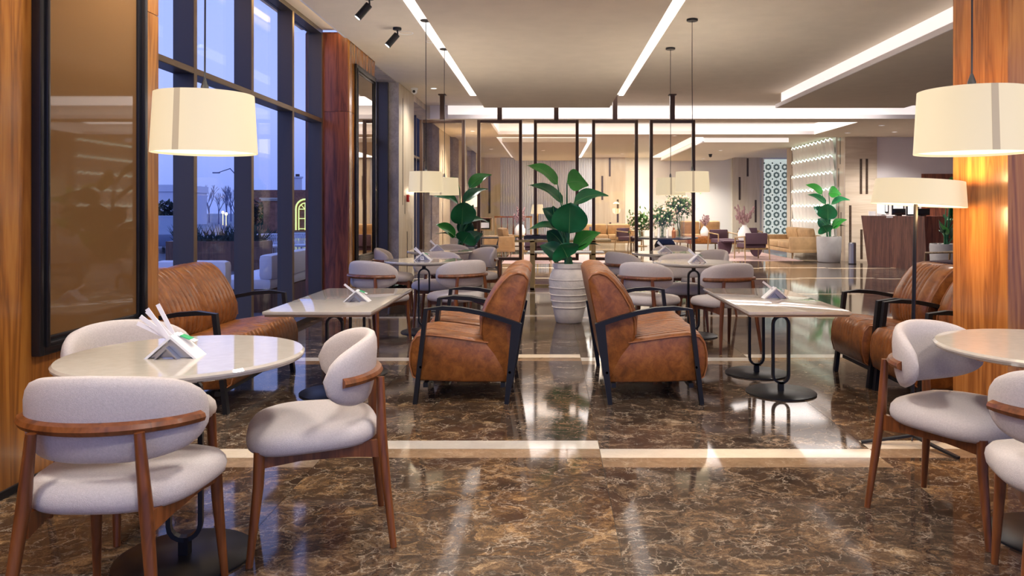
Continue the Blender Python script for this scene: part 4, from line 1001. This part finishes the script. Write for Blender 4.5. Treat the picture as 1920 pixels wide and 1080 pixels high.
for px, y0, y1, wd, lb in ((1650, 380, 402, .26, 'white framed notice left on the reception wall'), (1661, 379, 399, .12, 'narrow dark framed certificate'), (1683, 379, 398, .30, 'certificate with drawing in a dark frame on the reception wall'), (1710, 380, 404, .30, 'dark framed certificate at the right of the reception wall')):
    fr = thing('framed_certificate', lb, 'picture', (at(px, RY), RY-.003, hz(y1, RY))); hh = hz(y0-4, RY)-hz(y1, RY)
    B(-wd/2, wd/2, -.03, 0, 0, hh).build('frame', 'blackframe' if px != 1650 else 'white', fr); B(-wd/2+.03, wd/2-.03, -.034, -.03, .03, hh-.03).build('sheet', 'paper', fr)
    if px == 1683: B(-.05, .05, -.037, -.034, hh*.35, hh*.7).build('drawing', 'plaster_l', fr)
fr = thing('wooden_wall_panel', 'dark wooden board on the reception wall above the plant', 'panel', (at(1763, RY), RY-.003, hz(405, RY)))
B(-.47, .47, -.03, 0, 0, hz(326, RY)-hz(405, RY)).build('board', 'wood_red', fr)
# ================================================================== CEILING FITTINGS
def spot(X, Y, label, ang=.9):
    t = thing('ceiling_spotlight', label, 'spotlight', (X, Y, CZ))
    MB().lathe([(.045, -.025), (.048, -.02), (.048, 0)], 20).build('mount', 'black', t, True)
    MB().tube([(0, 0, -.02), (.005, 0, -.07), (-.02, 0, -.09)], .009, 8).build('stem', 'black', t, True)
    d = Vector((-.62, -.15, -.78)).normalized(); p0 = Vector((0, 0, -.075)); p1 = p0+d*.17
    MB().tube([p0, p1], .036, 20).build('can', 'black', t, True); MB().tube([p1-d*.002, p1+d*.002], .030, 16).build('lens', 'spot_face', t)
spot(-1.71, 8.6, 'black adjustable ceiling spotlight farther from the camera')
spot(-1.73, 7.35, 'black adjustable ceiling spotlight at the top edge of the photo')
def dome(X, Y, Z, mat, label):
    t = thing('security_camera', label, 'camera', (X, Y, Z)); MB().lathe([(.05, -.03), (.06, -.02), (.06, 0)], 20).build('mount', mat, t, True)
    MB().ball((0, 0, -.055), .05, 16, 10).build('housing', mat, t, True); MB().ball((-.0, -.035, -.06), .026, 12, 8).build('lens', 'dark', t, True)
dome(at(777, 12.9)+.0, 12.9, CZ, 'white_plastic', 'white dome camera on the ceiling by the travertine pillar')
dome(at(1332, 24), 24, 3.12, 'dark', 'black dome camera on the far lounge ceiling') if False else dome(at(1332, 24), 24, 2.999, 'dark', 'black dome camera on the far lounge ceiling')
for X, Y, lb in ((-1.66, 8.85, 'ceiling ring beside the farther spotlight'), (-1.42, 9.3, 'small ceiling ring near the rear left pendant'), (1.9, 7.1, 'round ceiling speaker at the top of the photo')):
    o = MB().rings([[(r*math.cos(2*PI*j/28), r*math.sin(2*PI*j/28), z) for j in range(28)] for r, z in ((.075, 0), (.085, -.004), (.088, 0))], closed=True).build('ceiling_ring', 'white_plastic', smooth=True, loc=(X, Y, CZ-.001)); tag(o, lb, 'fitting')
# recessed ceiling lights added as fill, most of them outside the view
LBL = iter(['by the left wall out of the picture, nearest', 'above the aisle nearest the camera', 'at the right nearest the camera', 'above the aisle in front of the armchairs', 'above the floor lamp', 'over the pair of armchairs', 'over the right reception aisle', 'over the ribbed love seat', 'in the bulkhead at the right', 'in the bulkhead left of centre', 'in the bulkhead right of centre', 'in the soffit over the reception desk', 'in the soffit by the second window wall']+['in the far lounge ceiling, number %s from the glass screens' % q for q in ('one', 'two', 'three', 'four', 'five', 'six')]+['in front of the travertine pillar with the fire alarm'])
def down(X, Y, Z, k=1.0, grp='added ceiling fill lights', col=(1, .93, .86)):
    t = thing('added_downlight', 'added flush round ceiling light '+next(LBL), 'downlight', (X, Y, Z), 0, grp)
    MB().lathe([(.05, -.008), (.062, -.008), (.062, -.0005), (.05, -.0005)], 20, caps=False).build('ring', 'white_plastic', t, True)
    MB().lathe([(.049, -.004), (.049, -.001)], 16).build('lens', 'down_face', t)
    lamp_light('SPOT', (0, 0, -.02), K_DOWN*k*4, col, .22, parent=t, spot=math.radians(140))
for X, Y in ((-1.9, 1.2), (0, .6), (2.6, 1.2), (0, 3.0), (3.3, 3.2), (0, 6.2), (3.3, 7.2), (-1.9, 4.3)):
    down(X, Y, PZ if abs(X) < 1 else CZ, .72)
for X, Y in ((8.6, 16.6), (-.6, 15.35), (3.0, 18.5), (7.9, 17.6), (-1.75, 17.4)): down(X, Y, PZ, 1.6, 'added bulkhead fill lights')
for X, Y in ((-.2, 22.5), (2.4, 21.5), (2.4, 25.5), (5.0, 22.5), (-1.8, 23.5), (5.2, 26)): down(X, Y, 3.0 if (X < .96 and X > -1.2) or X > 4 else 3.12, 1.9, 'added lounge fill lights')
down(-1.95, 12.9, CZ, .6)
# area lamps added as fill across the cove-lit recesses
lamp_light('AREA', (2.5, 16.9, CZ-.03), 110, (1, .92, .88), 7.0, rot=(0, 0, 0), sy=2.2, parent=None).name = 'tray_light'
lamp_light('AREA', (2.5, 14.3, CZ-.02), 60, (1, .92, .88), 8.0, rot=(0, 0, 0), sy=1.2).name = 'recess_fill'
lamp_light('AREA', (2.4, 23.5, 3.10), 120, (1, .93, .84), 2.4, rot=(0, 0, 0), sy=7).name = 'lounge_fill'
# ================================================================== OUTSIDE
gd = B(-160, -3.0, -20, 220, -.14, -.05).build('ground', 'asphalt'); struct(gd, 'dusky ground beyond the terrace', 'ground')
tg = B(-14, -2.96, 3, 34, -.05, -.01).build('terrace', 'terrace'); struct(tg, 'wet terrace outside the windows', 'terrace')
bw2 = B(-17.5, -9.5, 45, 46, -.05, 2.4).build('brick_building', 'brick'); tag(bw2, 'red brick building with a lit arched window', 'building')
bwr = thing('chimney', 'pale chimney on the brick building', 'chimney', (at(558, 45.5), 45.5, 2.4)); MB().lathe([(.25, 0), (.25, .7), (.32, .72), (.32, .8)], 16).build('stack', 'outdoor_white', bwr)
MB().lathe([(.12, .8), (.12, .95)], 12).build('cowl', 'dark', bwr)
aw = thing('arched_window', 'yellow green lit arched window in the brick building', 'window', (at(573, 45), 44.94, .05))
def arch_pts(r, h, n=14): return [(-r, 0, 0)]+[(r*math.cos(PI-PI*j/n), 0, h+r*math.sin(PI*j/n)) for j in range(n+1)]+[(r, 0, 0)]
MB().tube(arch_pts(.55, 1.25), .05, 6).build('outer_neon', 'arch', aw); MB().tube(arch_pts(.38, 1.2), .035, 6).build('inner_neon', 'arch', aw)
f = MB()
for z in (.05, .65, 1.2): f.box(-.38, .38, -.03, .03, z, z+.05)
f.box(-.03, .03, -.03, .03, 0, 1.6)
for a in (.8, 1.57, 2.3): f.tube([(0, 0, 1.2), (.38*math.cos(a), 0, 1.2+.38*math.sin(a))], .025, 5)
f.build('glazing_bars', 'arch', aw)
t = thing('brick_gate_pillar', 'brick gate pillar with grey cap on the terrace edge', 'pillar', (at(509, 26), 26, -.02))
B(-.2, .2, -.2, .2, 0, 1.58).build('shaft', 'brick', t); B(-.26, .26, -.26, .26, 1.58, 1.64).build('cap', 'pot_grey', t); B(-.30, .30, -.30, .30, 1.64, 1.68).build('cap', 'pot_grey', t)
def stool(x, y, label):
    t = thing('terrace_stool', label, 'stool', (x, y, -.01))
    MB().lathe([(.22, .40), (.24, .42), (.24, .45), (.2, .46)], 24).build('seat', 'outdoor_white', t, True)
    f = MB()
    for k in range(18):
        a = PI*.05+PI*.9*k/17
        f.tube([(.24*math.cos(a), .24*math.sin(a), .44), (.29*math.cos(a+.15), .29*math.sin(a+.15), .70)], .007, 5); f.tube([(.24*math.cos(a), .24*math.sin(a), .44), (.29*math.cos(a-.15), .29*math.sin(a-.15), .70)], .007, 5)
    f.tube([(.29*math.cos(PI*k/12), .29*math.sin(PI*k/12), .70) for k in range(13)], .016, 6)
    f.build('woven_back', 'outdoor_white', t)
    for a in (.8, 2.35, 3.9, 5.5): MB().tube([(.2*math.cos(a), .2*math.sin(a), 0), (.18*math.cos(a), .18*math.sin(a), .42)], .013, 6).build('leg', 'outdoor_white', t)
stool(at(504, 17.8), 17.8, 'white woven terrace chair left, before the brick pillar'); stool(at(572, 18.2), 18.2, 'white woven terrace chair right, before the arched window')
def outsofa(x, y, rz, W, label):
    t = thing('outdoor_sofa', label, 'sofa', (x, y, -.01), rz)
    B(-W/2, W/2, -.4, .4, .0, .28).build('base', 'wood_desk', t); B(-W/2, W/2, -.38, .4, .28, .42).build('seat_cushion', 'outdoor_white', t, bevel=.05); B(-W/2, W/2, -.4, -.22, .40, .72).build('back_cushion', 'outdoor_white', t, bevel=.06)
outsofa(-3.85, 10.4, E90, 1.7, 'white cushioned outdoor sofa nearest the glass'); outsofa(-3.95, 8.2, PI, .8, 'pale outdoor bench behind the leather sofa')
t = thing('planter_box', 'wooden planter box with spiky shrubs on the terrace', 'planter', (at(405, 16), 16.2, -.01)); B(-1.0, 1.0, -.3, .3, 0, .62).build('box', 'wood_desk', t)
f = MB()
for k in range(300):
    x = random.uniform(-.9, .9); p = Vector((x, random.uniform(-.2, .2), .6)); q = p+Vector((random.uniform(-.25, .25), random.uniform(-.1, .1), random.uniform(.12, .42))); e2 = Vector((.02, 0, 0))
    f.add([p-e2, p+e2, q], [(0, 1, 2)])
f.build('spiky_shrubs', 'dark_tree', t)['kind'] = 'stuff'
t = thing('planter_box', 'dark planter by the brick gate pillar', 'planter', (at(478, 20), 20, -.01)); B(-.6, .6, -.3, .3, 0, .5).build('box', 'wood_desk', t)
f = MB()
for k in range(160):
    p = Vector((random.uniform(-.5, .5), random.uniform(-.2, .2), .5)); q = p+Vector((random.uniform(-.3, .3), random.uniform(-.1, .1), random.uniform(.1, .5))); f.add([p-Vector((.02, 0, 0)), p+Vector((.02, 0, 0)), q], [(0, 1, 2)])
f.build('spiky_shrubs', 'dark_tree', t)['kind'] = 'stuff'
def branch(f, p, d, L, r, dep):
    q = p+d*L; f.tube([p, q], [r, r*.65], 4)
    if dep == 0: return
    for k in range(3 if dep > 1 else 4):
        nd = (d+Vector([random.uniform(-.55, .55), random.uniform(-.55, .55), random.uniform(-.1, .4)])).normalized(); branch(f, q if k else p+d*L*.7, nd, L*.68, r*.6, dep-1)
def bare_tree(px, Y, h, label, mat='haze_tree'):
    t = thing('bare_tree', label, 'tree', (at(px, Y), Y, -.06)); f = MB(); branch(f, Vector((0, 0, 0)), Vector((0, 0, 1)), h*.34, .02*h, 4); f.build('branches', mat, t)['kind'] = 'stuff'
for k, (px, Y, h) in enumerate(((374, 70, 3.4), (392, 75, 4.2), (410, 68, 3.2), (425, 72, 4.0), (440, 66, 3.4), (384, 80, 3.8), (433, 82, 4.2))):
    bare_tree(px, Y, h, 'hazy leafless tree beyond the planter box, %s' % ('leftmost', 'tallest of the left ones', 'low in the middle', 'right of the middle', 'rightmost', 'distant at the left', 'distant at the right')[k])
def leafy_tree(px, Y, h, r, label):
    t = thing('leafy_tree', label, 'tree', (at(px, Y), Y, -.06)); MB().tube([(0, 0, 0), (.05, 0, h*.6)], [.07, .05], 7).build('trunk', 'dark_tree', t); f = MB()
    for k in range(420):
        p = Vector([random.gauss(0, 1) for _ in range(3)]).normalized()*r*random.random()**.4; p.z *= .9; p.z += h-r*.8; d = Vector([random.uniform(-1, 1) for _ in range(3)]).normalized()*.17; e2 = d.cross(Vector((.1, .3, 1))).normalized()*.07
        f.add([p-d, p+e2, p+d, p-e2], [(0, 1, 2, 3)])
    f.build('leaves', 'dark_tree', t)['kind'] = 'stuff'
leafy_tree(306, 30, 1.6, .75, 'dark leafy tree left outside, near the parked car'); leafy_tree(478, 38, 1.7, .7, 'dark leafy tree left of the brick gate pillar')
t = thing('white_building', 'pale flat roofed building far left outside', 'building', (at(300, 62), 62, -.06))
B(-3.5, 1.1, 0, 6, 0, 2.75).build('walls', 'outdoor_white', t); B(-3.6, 1.2, -.1, 6.1, 2.75, 3.3).build('roof_band', 'outdoor_white', t); B(-1.0, .2, -.03, 0, .0, 1.1).build('shopfront', 'brick', t)
# street lamp
t = thing('street_lamp', 'slim street lamp reaching over the bare trees', 'lamp', (at(446, 40), 40, -.06)); MB().tube([(0, 0, 0), (0, 0, 3.0), (-.4, 0, 3.45), (-1.0, 0, 3.25)], [.05, .04, .03, .02], 6).build('pole', 'haze_tree', t, True); B(-1.3, -.95, -.06, .06, 3.2, 3.26).build('lamp_head', 'haze_tree', t)
# car
t = thing('parked_car', 'blue grey parked car at dusk behind the left window', 'car', (at(306, 24), 24, -.05), .4)
MB().rings([[(x, y, z) for y, z in ((-2.0, .25), (-2.0, .6), (-1.2, .78), (-.6, 1.12), (.7, 1.12), (1.5, .8), (2.0, .72), (2.0, .25))] for x in (-.8, .8)]).build('body', 'car', t, bevel=.05)
f = MB().rings([[(x, y, z) for y, z in ((-1.1, .80), (-.58, 1.07), (.66, 1.07), (1.35, .80))] for x in (-.81, .81)]).build('side_windows', 'screen', t)
for sx_ in (-1, 1):
    for yy in (-1.25, 1.25): MB().tube([(sx_*.72, yy, .3), (sx_*.86, yy, .3)], .3, 16).build('wheel', 'dark', t)
sgl = MB().ball((at(424, 60), 60, .9), .12, 8, 6).tube([(at(424, 60), 60, -.06), (at(424, 60), 60, .9)], .02, 5).build('street_light_glow', 'street'); tag(sgl, 'small amber street light far beyond the planter', 'light')
sgl2 = MB().ball((at(418, 64), 64, 1.0), .12, 8, 6).tube([(at(418, 64), 64, -.06), (at(418, 64), 64, 1.0)], .02, 5).build('street_light_glow', 'street'); tag(sgl2, 'farther amber light left of the other far street light', 'light')
